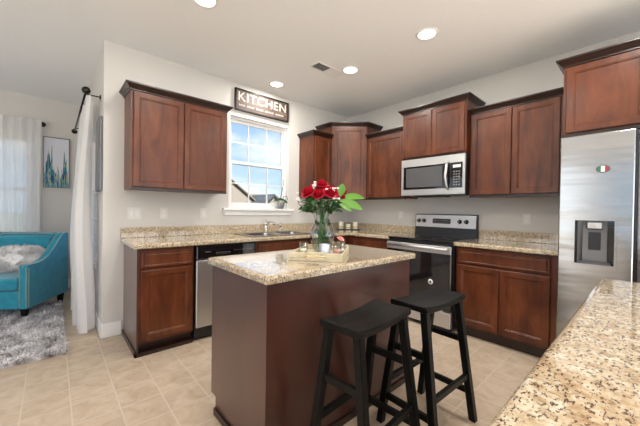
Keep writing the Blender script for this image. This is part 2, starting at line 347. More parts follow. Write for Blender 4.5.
# windows: frame, sashes, muntins, glass (local: x along the opening, y outwards)
def window(name, x0, x1, z0, z1, M, ncol, nrow, ndepth=.05, apron=True, sill=(.09, .05)):
    root = bpy.data.objects.new(name, None); COL.objects.link(root); root['kind'] = 'structure'; root.matrix_world = M
    f = .035
    b = MB()
    b.box(x0, x0+f, ndepth, ndepth+.07, z0, z1); b.box(x1-f, x1, ndepth, ndepth+.07, z0, z1)
    b.box(x0+f, x1-f, ndepth, ndepth+.07, z0, z0+f); b.box(x0+f, x1-f, ndepth, ndepth+.07, z1-f, z1)
    b.build('window_frame', 'white_paint', root)
    xi0, xi1, zi0, zi1 = x0+f, x1-f, z0+f, z1-f; zm = (zi0+zi1)/2
    for nm, a0, a1, yo in (('lower_sash', zi0, zm+.02, ndepth+.005), ('upper_sash', zm-.02, zi1, ndepth+.033)):
        s = .028; b = MB(); y0, y1 = yo, yo+.026
        b.box(xi0, xi0+s, y0, y1, a0, a1); b.box(xi1-s, xi1, y0, y1, a0, a1); b.box(xi0+s, xi1-s, y0, y1, a0, a0+s+.008); b.box(xi0+s, xi1-s, y0, y1, a1-s-.008, a1)
        for k in range(1, ncol):
            xx = xi0+(xi1-xi0)*k/ncol; b.box(xx-.007, xx+.007, y0+.006, y1-.006, a0+s, a1-s)
        for k in range(1, nrow):
            zz = a0+(a1-a0)*k/nrow; b.box(xi0+s, xi1-s, y0+.007, y1-.007, zz-.007, zz+.007)
        so_ = b.build(nm, 'white_paint', root)
        MB().box(xi0+s*.5, xi1-s*.5, (y0+y1)/2-.002, (y0+y1)/2+.002, a0+s*.5, a1-s*.5).build('pane', 'window_glass', so_)
    # painted returns and stool
    b = MB(); b.box(x0-.0, x0+.012, 0, ndepth, z0, z1); b.box(x1-.012, x1, 0, ndepth, z0, z1); b.box(x0+.012, x1-.012, 0, ndepth, z1-.012, z1); b.build('window_return', 'white_paint', root)
    bevel(MB().box(x0-sill[0], x1+sill[0], -sill[1], ndepth, z0-.03, z0+.001).build('window_sill', 'white_paint', root), .005, 2)
    if apron: bevel(MB().box(x0-sill[0]+.02, x1+sill[0]-.02, -.018, 0, z0-.085, z0-.03).build('window_apron', 'white_paint', root), .004, 2)
    return root
window('window_1', wx0, wx1, wz0, wz1, Matrix.Identity(4), 3, 2, sill=(.075, .045))
window('window_2', fx0, fx1, fz0, fz1, Matrix.Translation((0, YF, 0)), 2, 2)
window('window_3', -dy1, -dy0, dz0, dz1, Matrix.Translation((WX, 0, 0)) @ Matrix.Rotation(-PI/2, 4, 'Z') @ Matrix.Scale(-1, 4, (0, 1, 0)) @ Matrix.Scale(-1, 4, (1, 0, 0)) if False else Matrix.Translation((WX, 0, 0)) @ Matrix(((0, 1, 0, 0), (-1, 0, 0, 0), (0, 0, 1, 0), (0, 0, 0, 1))), 2, 2)

# ---------------------------------------------------------------- outside
tag(MB().box(-90, 150, -90, 130, -1.1, -1.0).build('lawn', 'grass'), kind='structure')
tag(MB().box(-16, -7.6, -14, 4, -1.0, -.12).build('bounce_paving', 'bounce_paving'), kind='structure')  # unseen pale paving added to bounce sunlight up onto the ceiling
tag(MB().box(-7.6, 3, -14, -6.6, -1.0, -.12).build('bounce_paving', 'bounce_paving'), kind='structure')
def house(label, x0, x1, y0, y1, ze, zr, roofm, axis, wins):
    t = thing('house', label, 'house', ((x0+x1)/2, (y0+y1)/2, -1.0))
    cx, cy = (x0+x1)/2, (y0+y1)/2; hx, hy = (x1-x0)/2, (y1-y0)/2; e = .5
    if axis == 'x':   # ridge along x
        P = [(-hy, 0), (hy, 0), (hy, ze+1), (0, zr+1), (-hy, ze+1)]
        MB().loft([[(-hx, p[0], p[1]) for p in P], [(hx, p[0], p[1]) for p in P]]).build('wall', 'siding', t)
        R = [(-hy-e, ze+1-e*(zr-ze)/hy), (0, zr+1), (hy+e, ze+1-e*(zr-ze)/hy), (hy+e, ze+1.25-e*(zr-ze)/hy), (0, zr+1.25), (-hy-e, ze+1.25-e*(zr-ze)/hy)]
        MB().loft([[(-hx-e, *p) for p in R], [(hx+e, *p) for p in R]]).build('roof', roofm, t)
    else:
        P = [(-hx, 0), (hx, 0), (hx, ze+1), (0, zr+1), (-hx, ze+1)]
        MB().loft([[(p[0], -hy, p[1]) for p in P], [(p[0], hy, p[1]) for p in P]]).build('wall', 'siding', t)
        R = [(-hx-e, ze+1-e*(zr-ze)/hx), (0, zr+1), (hx+e, ze+1-e*(zr-ze)/hx), (hx+e, ze+1.25-e*(zr-ze)/hx), (0, zr+1.25), (-hx-e, ze+1.25-e*(zr-ze)/hx)]
        MB().loft([[(p[0], -hy-e, p[1]) for p in R], [(p[0], hy+e, p[1]) for p in R]]).build('roof', roofm, t)
    for wx, wz in wins:
        wf = MB().box(wx-.55, wx+.55, -hy-.06, -hy+.02, wz, wz+1.3).build('window', 'house_trim', t)
        MB().box(wx-.45, wx+.45, -hy-.08, -hy-.055, wz+.1, wz+1.2).build('pane', 'house_glass', wf)
house('tan house with a steep front gable at the left of the window view', 14.5, 22.6, 44, 52, 3.0, 6.0, 'shingle_tan', 'y', [(0, 1.3), (2.5, 1.3)])
house('long low tan roofed house standing behind the dark gabled one outside', 24.5, 38, 56, 64, 2.6, 4.6, 'shingle_tan', 'x', [(-3, 1.2), (0, 1.2), (3, 1.2)])
house('small house with a dark pointed roof in the middle of the window view', 23.6, 28.0, 42, 49, 1.7, 3.7, 'shingle_dark', 'y', [(-.6, .9), (.9, .9)])

# ---------------------------------------------------------------- cabinets
def door(x0, x1, z0, z1, yf, th, name, parent, mat='cherry', slab=False):
    """panelled front: local x along the wall, front faces -y"""
    def ring(i, y): return [(x0+i, y, z0+i), (x1-i, y, z0+i), (x1-i, y, z1-i), (x0+i, y, z1-i)]
    if slab: R = [ring(0, yf+th), ring(0, yf+.005), ring(.005, yf), ring(.018, yf), ring(.024, yf+.003), ring(.03, yf+.0)]
    else: R = [ring(0, yf+th), ring(0, yf+.004), ring(.004, yf), ring(.044, yf), ring(.047, yf+.003), ring(.053, yf+.003), ring(.058, yf+.0095)]
    return MB().loft(R).build(name, mat, parent)
def crown_profile(ztop): return [(0.0, ztop-.060), (.007, ztop-.058), (.007, ztop-.050), (.016, ztop-.042), (.032, ztop-.022), (.045, ztop-.012), (.045, ztop)]
def crown(x0, x1, depth, ztop, parent, left=True, right=True):
    R = []
    for o, z in crown_profile(ztop):
        a = x0-(o if left else 0); c = x1+(o if right else 0)
        R.append([(a, -.001, z), (a, -depth-o, z), (c, -depth-o, z), (c, -.001, z)])
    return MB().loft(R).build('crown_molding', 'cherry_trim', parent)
def wall_cab(name, label, wall, x0, x1, z0, ztop, depth, ndoors, left=True, right=True, group=None, gap=.018):
    """x0,x1 measured from the left along the wall; wall 'A' = window wall, 'B' = right wall (x from corner)"""
    root = thing(name, label, 'wall cabinet', *(((x0+x1)/2, 0, z0), 0) if wall == 'A' else (((0, -(x0+x1)/2, z0), -PI/2)), group=group)
    hw = (x1-x0)/2; h = ztop-z0
    MB().box(-hw, hw, -depth+.0, -.001, 0, h-.055).build('carcass', 'cherry', root)
    # darker underside rail
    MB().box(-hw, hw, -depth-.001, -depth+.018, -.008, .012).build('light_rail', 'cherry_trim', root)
    wd = (2*hw-gap*2-(ndoors-1)*.006)/ndoors
    for k in range(ndoors):
        a = -hw+gap+k*(wd+.006)
        door(a, a+wd, .018, h-.070, -depth-.02, .019, 'door', root)
    crown(-hw, hw, depth+.002, h, root, left, right)
    return root
wall_cab('wall_cabinet', 'two-door cherry wall cabinet hanging left of the kitchen window', 'A', -3.09, -2.212, 1.372, 2.29, .31, 2)
wall_cab('wall_cabinet', 'narrow cherry wall cabinet just right of the kitchen window', 'A', -.995, -.665, 1.372, 2.27, .31, 1, right=False)
wall_cab('wall_cabinet', 'single-door cherry wall cabinet between the corner cabinet and the microwave', 'B', .665, 1.282, 1.372, 2.27, .31, 1, left=False, right=False)
wall_cab('wall_cabinet', 'raised two-door cherry cabinet above the microwave', 'B', 1.288, 2.048, 1.832, 2.435, .39, 2)
wall_cab('wall_cabinet', 'two-door cherry wall cabinet between the microwave and the refrigerator', 'B', 2.056, 2.826, 1.372, 2.29, .31, 2, left=False, right=False)
wall_cab('wall_cabinet', 'deep cherry cabinet above the refrigerator', 'B', 2.868, 3.80, 1.815, 2.41, .60, 2)
# diagonal corner cabinet
t = thing('corner_cabinet', 'taller diagonal cherry wall cabinet in the corner behind the roses', 'wall cabinet', (0, 0, 1.372))
L, D = .66, .315; hh = 2.445-1.372
P = [(0, 0), (-L, 0), (-L, -D), (-D, -L), (0, -L)]
MB().loft([[(p[0]-.001 if p[0] > -.01 else p[0], p[1]-.001 if p[1] > -.01 else p[1], z) for p in P] for z in (0, hh-.055)]).build('carcass', 'cherry', t)
R = []
for o, z in crown_profile(hh):
    k = o*math.tan(math.radians(22.5))
    R.append([(-.001, -.001, z), (-L-o, -.001, z), (-L-o, -D-k, z), (-D-k, -L-o, z), (-.001, -L-o, z)])
MB().loft(R).build('crown_molding', 'cherry_trim', t)
dl = math.hypot(L-D, L-D); dd = thing('door', '', '', (0, 0, 0)); bpy.data.objects.remove(dd)
dr = door(-dl/2+.03, dl/2-.03, .018, hh-.070, -.020, .019, 'door', t)
dr.location = (-(L+D)/2, -(L+D)/2, 0); dr.rotation_euler = (0, 0, -PI/4)

def base_cab(name, label, wall, x0, x1, segs, left_panel=False, right_panel=False, z_top=.874, depth=.60, toe=True):
    """segs: list of (x0,x1,kind)"""
    root = thing(name, label, 'base cabinet', *(((x0+x1)/2, 0, 0), 0) if wall == 'A' else (((0, -(x0+x1)/2, 0), -PI/2)))
    c = (x0+x1)/2; hw = (x1-x0)/2
    b = MB()
    if 'sink base' in label:      # open above the bowls
        b.box(-hw, hw, -depth, -.002, .10, .68); b.box(-hw, hw, -depth, -depth+.02, .68, z_top); b.box(-hw, -hw+.018, -depth+.02, -.002, .68, z_top); b.box(hw-.018, hw, -depth+.02, -.002, .68, z_top)
    else: b.box(-hw, hw, -depth, -.002, .10, z_top)
    b.build('carcass', 'cherry', root)
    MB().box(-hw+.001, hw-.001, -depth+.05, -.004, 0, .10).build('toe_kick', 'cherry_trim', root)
    if left_panel or right_panel:
        for fl, sx in ((left_panel, -1), (right_panel, 1)):
            if fl:
                MB().box(sx*hw, sx*(hw+.012), -depth-.0, -.002, 0, z_top).build('side_panel', 'cherry_panel', root)
                MB().box(sx*(hw+.012), sx*(hw+.024), -depth-.012, -.002, 0, .045).build('shoe_molding', 'cherry_trim', root)
        if left_panel: MB().box(-hw-.024, hw, -depth-.012, -depth+.05, 0, .03).build('shoe_molding', 'cherry_trim', root)
    for a, e, kind in segs:
        a -= c; e -= c
        if kind == 'dd':     # drawer over door
            door(a, e, .715, .850, -depth-.02, .019, 'drawer', root, slab=True); door(a, e, .125, .695, -depth-.02, .019, 'door', root)
        elif kind == 'd2':   # wide drawer over two doors
            door(a, e, .715, .850, -depth-.02, .019, 'drawer', root, slab=True)
            m_ = (a+e)/2; door(a, m_-.004, .125, .695, -depth-.02, .019, 'door', root); door(m_+.004, e, .125, .695, -depth-.02, .019, 'door', root)
    return root
base_cab('base_cabinet', 'cherry base cabinet with one drawer at the left end of the window counter', 'A', -3.075, -2.645, [(-3.055, -2.660, 'dd')], left_panel=True)
base_cab('base_cabinet', 'wide cherry sink base cabinet under the kitchen window', 'A', -2.02, -1.12, [(-1.995, -1.145, 'd2')])
base_cab('base_cabinet', 'cherry base cabinet in the back corner under the candles', 'A', -1.118, -.615, [(-1.10, -.70, 'dd')])
base_cab('base_cabinet', 'narrow cherry base cabinet left of the range on the right wall', 'B', .003, 1.282, [(.70, 1.265, 'dd')])
base_cab('base_cabinet', 'two-door cherry base cabinet with a wide drawer between range and refrigerator', 'B', 2.058, 2.862, [(2.075, 2.815, 'd2')])

# ---------------------------------------------------------------- counters
def inset(poly, d):
    n = len(poly); out = []
    area = sum(poly[i][0]*poly[(i+1) % n][1]-poly[(i+1) % n][0]*poly[i][1] for i in range(n)); sg = 1 if area > 0 else -1
    for i in range(n):
        p0, p1, p2 = Vector(poly[i-1]), Vector(poly[i]), Vector(poly[(i+1) % n])
        a = (p1-p0).normalized(); b = (p2-p1).normalized()
        na = Vector((-a.y, a.x))*sg; nb = Vector((-b.y, b.x))*sg
        out.append(tuple(p1+na*d+nb*d))
    return out
def round_corners(poly, r, idx, n=5):
    out = []
    for i, p in enumerate(poly):
        if i not in idx: out.append(p); continue
        p0, p1, p2 = Vector(poly[i-1]), Vector(p), Vector(poly[(i+1) % len(poly)])
        a = (p0-p1).normalized()*r; b = (p2-p1).normalized()*r; c = p1+a+b
        for k in range(n+1):
            t_ = PI/2*k/n; q = c-b*math.cos(t_)-a*math.sin(t_); out.append((q.x, q.y))
    return out
def counter_mesh(poly, z0, z1, hole=None, r=.014, inner=None):
    """slab with an eased edge, optional rectangular hole"""
    mb = MB(); prof = [(r*.55, z0), (0, z0+r*.6)] + [(r*(1-math.sin(PI/2*k/4)), z1-r+r*math.sin(PI/2*k/4)*0+r*(1-math.cos(PI/2*k/4))) for k in (0,)]
    prof = [(.004, z0), (0, z0+.004)]
    for k in range(5):
        a = PI/2*k/4; prof.append((r*(1-math.cos(a)), z1-r+r*math.sin(a)))
    rings = [[(*p, z) for p in (inner or inset)(poly, o)] for o, z in prof] if True else None
    if not hole:
        mb.loft(rings); return mb
    mb.loft(rings, False, False)
    hx0, hx1, hy0, hy1 = hole
    mb.loft([[(hx0, hy0, z), (hx1, hy0, z), (hx1, hy1, z), (hx0, hy1, z)] for z in (z0, z1)], False, False)
    bm = mb.bm
    for z in (z0, z1):
        es = [e for e in bm.edges if e.is_boundary and all(abs(v.co.z-z) < 1e-5 for v in e.verts)]
        bmesh.ops.triangle_fill(bm, use_beauty=True, use_dissolve=False, edges=es)
    return mb
ZC = .914
poly = [(-3.116, -.002), (-3.116, -.648), (-.648, -.648), (-.648, -1.287), (-.002, -1.287), (-.002, -.002)]
ct = thing('countertop', 'speckled granite L-shaped countertop running under the window into the corner', 'countertop', (0, 0, ZC-.038))
counter_mesh(poly, 0, .038, hole=(-2.0, -1.2, -.53, -.12)).build('worktop', 'granite', ct)
b = MB(); b.box(-3.116, -.002, -.022, -.002, .0385, .138); b.box(-.022, -.002, -1.287, -.022, .0385, .138); bevel(b.build('backsplash', 'granite', ct), .003)
ct = thing('countertop', 'short granite countertop between the range and the refrigerator', 'countertop', (0, 0, ZC-.038))
counter_mesh([(-.648, -2.053), (-.648, -2.868), (-.002, -2.868), (-.002, -2.053)], 0, .038).build('worktop', 'granite', ct)
bevel(MB().box(-.022, -.002, -2.868, -2.053, .0385, .138).build('backsplash', 'granite', ct), .003)
# peninsula under the camera
pn = thing('peninsula', 'cream speckled granite peninsula counter in the right foreground', 'counter', (0, 0, 0))
poly = round_corners([(-4.6, -3.193), (-4.6, -3.87), (-1.682, -3.87), (-1.682, -3.193)], .03, (2, 3))
counter_mesh(poly, ZC-.038, ZC, r=.013).build('worktop', 'granite', pn)
MB().box(-4.57, -1.72, -3.84, -3.235, .10, ZC-.039).build('carcass', 'cherry_panel', pn)
MB().box(-4.55, -1.74, -3.83, -3.29, 0, .10).build('toe_kick', 'cherry_trim', pn)
# island
il = thing('kitchen_island', 'cherry kitchen island with a granite top in the middle of the floor', 'island', (-2.28, -1.90, 0))
def I(x): return x+2.28
def J(y): return y+1.90
poly = round_corners([(I(-2.898), J(-2.235)), (I(-1.662), J(-2.235)), (I(-1.662), J(-1.560)), (I(-2.898), J(-1.560))], .02, (0, 1, 2, 3))
counter_mesh(poly, ZC-.040, ZC, r=.012).build('worktop', 'granite', il)
P = [(J(-2.197), 0), (J(-2.197), ZC-.041), (J(-1.585), ZC-.041), (J(-1.585), .10), (J(-1.65), .10), (J(-1.65), 0)]
for a, e in ((-2.872, -2.852), (-1.71, -1.69)): MB().loft([[(I(a), *p) for p in P], [(I(e), *p) for p in P]]).build('side_panel', 'cherry_panel', il)
MB().box(I(-2.852), I(-1.71), J(-2.197), J(-2.18), 0, ZC-.041).build('front_panel', 'cherry_panel', il)
MB().box(I(-2.852), I(-1.71), J(-2.18), J(-1.60), .10, ZC-.041).build('carcass', 'cherry', il)
MB().box(I(-2.852), I(-1.71), J(-2.18), J(-1.66), 0, .10).build('toe_kick', 'cherry_trim', il)
b = MB()
for sx, x in ((-1, -2.872), (1, -1.69)): b.box(I(x), I(x+sx*.012), J(-2.209), J(-1.65), 0, .04)
b.box(I(-2.872), I(-1.69), J(-2.209), J(-2.197), 0, .04); b.build('shoe_molding', 'cherry_trim', il)
b = MB()
for x in (-2.874, -1.692):
    b.box(I(x), I(x)+.004, J(-2.199), J(-2.185), .04, ZC-.041)
for k, (a, e) in enumerate(((-2.845, -2.29), (-2.27, -1.715))):
    d_ = door(-(e-a)/2, (e-a)/2, .125, .695, -.02, .019, 'door', il); d_.location = (I((a+e)/2), J(-1.600), 0); d_.rotation_euler = (0, 0, PI)
    d_ = door(-(e-a)/2, (e-a)/2, .715, .850, -.02, .019, 'drawer', il, slab=True); d_.location = (I((a+e)/2), J(-1.600), 0); d_.rotation_euler = (0, 0, PI)
b.bm.free()

# ---------------------------------------------------------------- sink and faucet
sk = thing('kitchen_sink', 'stainless double-bowl drop-in sink below the kitchen window', 'sink', (-1.6, -.325, ZC))
b = MB(); 
def rr(x0, x1, y0, y1, z, r=.04, n=4):
    out = []
    for cx_, cy_, a0 in ((x1-r, y1-r, 0), (x0+r, y1-r, PI/2), (x0+r, y0+r, PI), (x1-r, y0+r, 3*PI/2)):
        for k in range(n+1): a = a0+PI/2*k/n; out.append((cx_+r*math.cos(a), cy_+r*math.sin(a), z))
    return out
# rim as frame pieces around the bowls
b.box(-.42, .42, .155, .245, .0005, .008, .003); b.box(-.42, .42, -.235, -.195, .0005, .008, .003); b.box(-.42, -.375, -.195, .155, .0005, .008, .003); b.box(.375, .42, -.195, .155, .0005, .008, .003); b.box(-.02, .02, -.195, .155, .0005, .008, .003)
b.build('rim', 'stainless', sk)
for x0, x1 in ((-.375, -.02), (.02, .375)):
    MB().loft([rr(x0, x1, -.195, .155, .004), rr(x0+.005, x1-.005, -.19, .15, -.02), rr(x0+.015, x1-.015, -.18, .14, -.17), rr(x0+.05, x1-.05, -.145, .105, -.185)], False, True, smooth=True).build('bowl', 'stainless', sk)
fc = thing('kitchen_faucet', 'chrome single-lever faucet behind the sink', 'faucet', (-1.585, -.098, ZC+.009))
b = MB(); b.lathe([(.03, 0), (.028, .008), (.02, .014), (.019, .09), (.021, .10), (.019, .125), (.01, .132)]); b.build('body', 'chrome', fc)
MB().tube([(0, 0, .07), (0, -.05, .115), (0, -.11, .135), (0, -.17, .125), (0, -.185, .095)], [.012, .012, .011, .011, .012], 10).build('spout', 'chrome', fc)
MB().tube([(0, 0, .125), (0, .005, .145), (.0, .01, .158)], [.012, .011, .006], 8).build('lever', 'chrome', fc)
sd_ = thing('soap_dispenser', 'small chrome side sprayer standing right of the faucet', 'sprayer', (-1.37, -.098, ZC+.009))
MB().lathe([(.018, 0), (.016, .006), (.010, .012), (.010, .06), (.014, .07), (.015, .10), (.008, .108)]).build('body', 'chrome', sd_)
MB().tube([(0, 0, .10), (0, -.03, .112), (0, -.045, .105)], .006, 8).build('nozzle', 'chrome', sd_)

# ---------------------------------------------------------------- dishwasher
dw = thing('dishwasher', 'stainless dishwasher with a black control panel in the window counter run', 'dishwasher', (-2.333, 0, 0))
MB().box(-.300, .300, -.60, -.01, .02, .868).build('tub', 'black_plastic', dw)
MB().box(-.296, .296, -.635, -.601, .125, .735, .006).build('door', 'brushed_steel', dw)
cp = MB().box(-.296, .296, -.638, -.601, .745, .866, .006).build('control_panel', 'black_glass', dw)
b = MB()
for k in range(7): MB().box(.06+k*.028, .072+k*.028, -.6405, -.638, .805, .812).build('control_mark', 'grey_plastic', cp)
b.box(-.22, -.17, -.6405, -.638, .805, .811); b.build('control_mark', 'grey_plastic', cp)
MB().box(-.12, .02, -.645, -.637, .775, .80, .004).build('pull_handle', 'black_plastic', cp)
MB().box(-.296, .296, -.56, -.555, 0.0, .115).build('kick_plate', 'black_plastic', dw)

# ---------------------------------------------------------------- range
rg = thing('range', 'stainless and black electric range with a white sticker on its oven door', 'range', (0, -1.670, 0), -PI/2)
W = .378
MB().box(-W, W, -.635, -.012, .03, .895).build('body', 'black_plastic', rg)
MB().box(-W-.002, W+.002, -.665, -.075, .896, .918, .006).build('cooktop', 'black_glass', rg)
b = MB()
for x, y, r in ((-.19, -.50, .10), (.19, -.50, .085), (-.19, -.24, .075), (.19, -.24, .10)):
    MB().loft([[((r+o)*math.cos(2*PI*k/40)+x, (r+o)*math.sin(2*PI*k/40)+y, .9184) for k in range(40)] for o in (0, .003)], False, False).build('burner_ring', 'grey_plastic', rg)
b.bm.free()
# backguard
P = [(-.075, .918), (-.060, 1.172), (-.045, 1.180), (-.012, 1.180), (-.012, .918)]
bgd = MB().loft([[(-W, *p) for p in P], [(W, *p) for p in P]]).build('backguard', 'black_plastic', rg)
P = [(-.0725, 1.02), (-.0635, 1.168), (-.058, 1.168), (-.062, 1.02)]
MB().loft([[(-W+.008, *p) for p in P], [(W-.008, *p) for p in P]]).build('control_fascia', 'brushed_steel', bgd)
MB().box(-.14, .085, -.0735, -.060, 1.065, 1.125, .003).build('display', 'black_glass', bgd)
b = MB()
for r_ in range(2):
    for k in range(8): b.box(-.125+k*.024, -.112+k*.024, -.0745, -.0730, 1.075+r_*.022, 1.084+r_*.022)
b.build('display_mark', 'grey_plastic', bgd)
for x in (-.325, -.255, .19, .265):
    kb = MB().lathe([(.026, 0), (.025, .004), (.020, .006), (.018, .026), (.012, .028)], (0, 0, 0), 20).build('knob', 'black_plastic', bgd)
    kb.location = (x, -.068, 1.095); kb.rotation_euler = (PI/2, 0, 0)
    MB().box(-.003, .003, -.016, .016, .026, .032).build('knob_grip', 'stainless', kb)
od = MB().box(-W+.004, W-.004, -.685, -.636, .215, .862, .006).build('oven_door', 'black_glass', rg)
MB().box(-W+.004, W-.004, -.690, -.684, .785, .862, .002).build('door_rail', 'brushed_steel', od)
b = MB(); b.tube([(-W+.03, -.725, .835), (W-.03, -.725, .835)], .016, 12)
for x in (-W+.05, W-.05): b.box(x-.012, x+.012, -.725, -.688, .823, .847)
b.build('door_handle', 'brushed_steel', od)
MB().box(-.24, .24, -.6862, -.6850, .34, .70).build('oven_glass', 'black_glass', od)
st = MB().lathe([(.028, 0), (.028, .001)], (0, 0, 0), 24).build('sticker', 'label_white', od); st.location = (.165, -.6855, .485); st.rotation_euler = (PI/2, 0, 0)
MB().lathe([(.013, 0.001), (.013, .0016)], (0, 0, 0), 20).build('sticker_print', 'black_plastic', st)
MB().box(-W+.004, W-.004, -.680, -.636, .045, .205, .006).build('storage_drawer', 'brushed_steel', rg)
b = MB()
for x in (-.33, .33):
    for y in (-.58, -.08): b.lathe([(.018, 0), (.018, .03)], (x, y, 0), 10)
b.build('leveling_feet', 'black_plastic', rg)

# ---------------------------------------------------------------- microwave
mw = thing('microwave', 'stainless over-the-range microwave under the raised cabinet', 'microwave', (0, -1.668, 1.392), -PI/2)
MB().box(-.379, .379, -.375, -.002, 0, .437).build('body', 'black_plastic', mw)
mf = MB().box(-.379, .379, -.41, -.376, .005, .434, .004).build('door_frame', 'brushed_steel', mw)
MB().box(-.345, .355, -.4115, -.4105, .075, .345).build('control_glass', 'black_glass', mf)
MB().box(-.31, .14, -.4125, -.4117, .10, .325).build('window', 'display', mf)
b = MB(); b.tube([(.205, -.412, .06), (.200, -.445, .09), (.195, -.46, .20), (.200, -.445, .325), (.205, -.412, .355)], [.012, .014, .015, .014, .012], 10); b.build('handle', 'brushed_steel', mw)
b = MB(); b.box(.255, .335, -.4125, -.4117, .29, .32); b.build('clock_display', 'label_white', mf)
b = MB()
for r_ in range(6):
    for k in range(3): b.box(.258+k*.027, .276+k*.027, -.4125, -.4117, .10+r_*.028, .116+r_*.028)
b.build('keypad', 'grey_plastic', mf)
MB().box(-.25, .10, -.30, -.12, -.012, 0).build('vent_grille', 'black_plastic', mw)

# ---------------------------------------------------------------- refrigerator
fg = thing('refrigerator', 'stainless side-by-side refrigerator with an ice and water dispenser', 'refrigerator', (0, -3.335, 0), -PI/2)
W = .452
MB().box(-W, W, -.70, -.02, .02, 1.775).build('body', 'dark_steel', fg)
X1 = -.062
fd = None
# left door with a recessed dispenser opening
dx0, dx1, dz0_, dz1_ = -.368, -.140, .845, 1.175
def door_front(x0, x1, z0, z1, name, hole=None):
    mb = MB(); y0, y1 = -.778, -.702; r = .008
    def ring(i, y): return [(x0+i, y, z0+i), (x1-i, y, z0+i), (x1-i, y, z1-i), (x0+i, y, z1-i)]
    if not hole:
        mb.loft([ring(0, y1), ring(0, y0+r), ring(r*.3, y0+r*.3), ring(r, y0)]); return mb.build(name, 'stainless', fg)
    mb.loft([ring(0, y1), ring(0, y0+r), ring(r*.3, y0+r*.3), ring(r, y0)], True, False)
    a, b_, c, d = hole
    mb.loft([[(a, y, c), (b_, y, c), (b_, y, d), (a, y, d)] for y in (y0, y0+.06)], False, True)
    es = [e for e in mb.bm.edges if e.is_boundary and all(abs(v.co.y-y0) < 1e-6 for v in e.verts)]
    bmesh.ops.triangle_fill(mb.bm, use_beauty=True, use_dissolve=False, edges=es)
    return mb.build(name, 'stainless', fg)
fd = door_front(-W, X1, .06, 1.772, 'freezer_door', (dx0, dx1, dz0_, dz1_))
fr2 = door_front(X1+.012, W, .06, 1.772, 'refrigerator_door')
b = MB(); g = .012
b.box(dx0, dx0+g, -.786, -.72, dz0_, dz1_); b.box(dx1-g, dx1, -.786, -.72, dz0_, dz1_); b.box(dx0+g, dx1-g, -.786, -.72, dz1_-g, dz1_); b.box(dx0+g, dx1-g, -.786, -.72, dz0_, dz0_+g); b.build('dispenser_frame', 'stainless', fd)
MB().box(dx0+g, dx1-g, -.7225, -.7195, dz0_+g, dz1_-g).build('dispenser_recess', 'black_glass', fd)
MB().box(dx0+.05, dx1-.05, -.735, -.7226, dz0_+g, dz1_-g).build('dispenser_panel', 'grey_plastic', fd)
MB().box(dx0+.082, dx1-.082, -.739, -.7352, dz0_+.11, dz0_+.235, .004).build('paddle', 'black_plastic', fd)
MB().box(dx0+.072, dx1-.068, -.775, -.7352, dz1_-.075, dz1_-.02, .008).build('spout_housing', 'chrome', fd)
MB().box(dx0+.03, dx1-.03, -.78, -.7352, dz0_+g, dz0_+.03).build('drip_tray', 'dark_steel', fd)
MB().box(-W+.01, W-.01, -.69, -.68, 0, .055).build('kick_grille', 'black_plastic', fg)
# oval badge magnet
mg_ = thing('fridge_magnet', 'small oval red, white and green magnet on the refrigerator door', 'magnet', (-.7785, -3.119, 1.520), -PI/2)
def oval(rx, rz, y0, y1, x=0, clip=None):
    pts = [(x+rx*math.cos(2*PI*k/28), rz*math.sin(2*PI*k/28)) for k in range(28)]
    if clip: pts = [(min(max(p[0], clip[0]), clip[1]), p[1]) for p in pts]
    return MB().loft([[(p[0], y, p[1]) for p in pts] for y in (y0, y1)])
base_mat('magnet_green', (.03, .16, .06), .4); base_mat('magnet_red', (.35, .03, .03), .4)
oval(.036, .026, -.004, 0).build('backing', 'dark_steel', mg_)
b = MB(); 
def seg_poly(x0, x1, rx=.030, rz=.020, n=10):
    top = [(x0+(x1-x0)*k/n, rz*math.sqrt(max(0, 1-((x0+(x1-x0)*k/n)/rx)**2))+1e-5) for k in range(n+1)]
    return top+[(p[0], -p[1]) for p in top[::-1]]
for x0, x1, mt, nm in ((-.0299, -.010, 'magnet_green', 'green_band'), (-.010, .010, 'label_white', 'white_band'), (.010, .0299, 'magnet_red', 'red_band')):
    Q = seg_poly(x0, x1); MB().loft([[(p[0], y, p[1]) for p in Q] for y in (-.0052, -.0041)]).build(nm, mt, mg_)

# ---------------------------------------------------------------- stools
def stool(label, loc, rz):
    t = thing('bar_stool', label, 'bar stool', loc, rz, 'black saddle stools at the island')
    L, Dp, zt = .215, .112, .700
    nx = 14; top = []; rings = []
    for i in range(nx+1):
        x = -L+2*L*i/nx; u = x/L; zz = zt+.008+.017*u*u; zb = zz-.034+(.006*(1-u*u))
        ex = .006
        rings.append([(x, -Dp+ex, zb), (x, -Dp, zb+.006), (x, -Dp, zz-.008), (x, -Dp+.009, zz), (x, 0, zz-.004), (x, Dp-.009, zz), (x, Dp, zz-.008), (x, Dp, zb+.006), (x, Dp-ex, zb)])
    b = MB(); b.loft(rings); bevel(b.build('seat', 'black_wood', t), .005, 2, 50)
    zleg = zt-.025
    ft = {}
    for sx in (-1, 1):
        for sy in (-1, 1):
            a = Vector((sx*.180, sy*.080, zleg+.012)); f = Vector((sx*.212, sy*.168, 0)); ft[(sx, sy)] = (a, f)
            s_ = .019; mb = MB()
            mb.loft([[(p.x+q[0]*s_, p.y+q[1]*s_, p.z) for q in ((-1, -1), (1, -1), (1, 1), (-1, 1))] for p in (f, a)]); bevel(mb.build('leg', 'black_wood', t), .003, 1)
    def at(k, z): a, f = ft[k]; u = z/a.z; return f.lerp(a, u)
    def bar(k0, k1, z, w=.020, h=.032):
        p, q = at(k0, z), at(k1, z); mb = MB(); mb.beam(p, q, w, h, side=Vector((q-p)).cross(Vector((0, 0, 1)))); mb.build('stretcher', 'black_wood', t)
    for sx in (-1, 1): bar((sx, -1), (sx, 1), .46); bar((sx, -1), (sx, 1), .165)
    for sy in (-1, 1): bar((-1, sy), (1, sy), .255)
    # apron under the seat at both ends
    return t
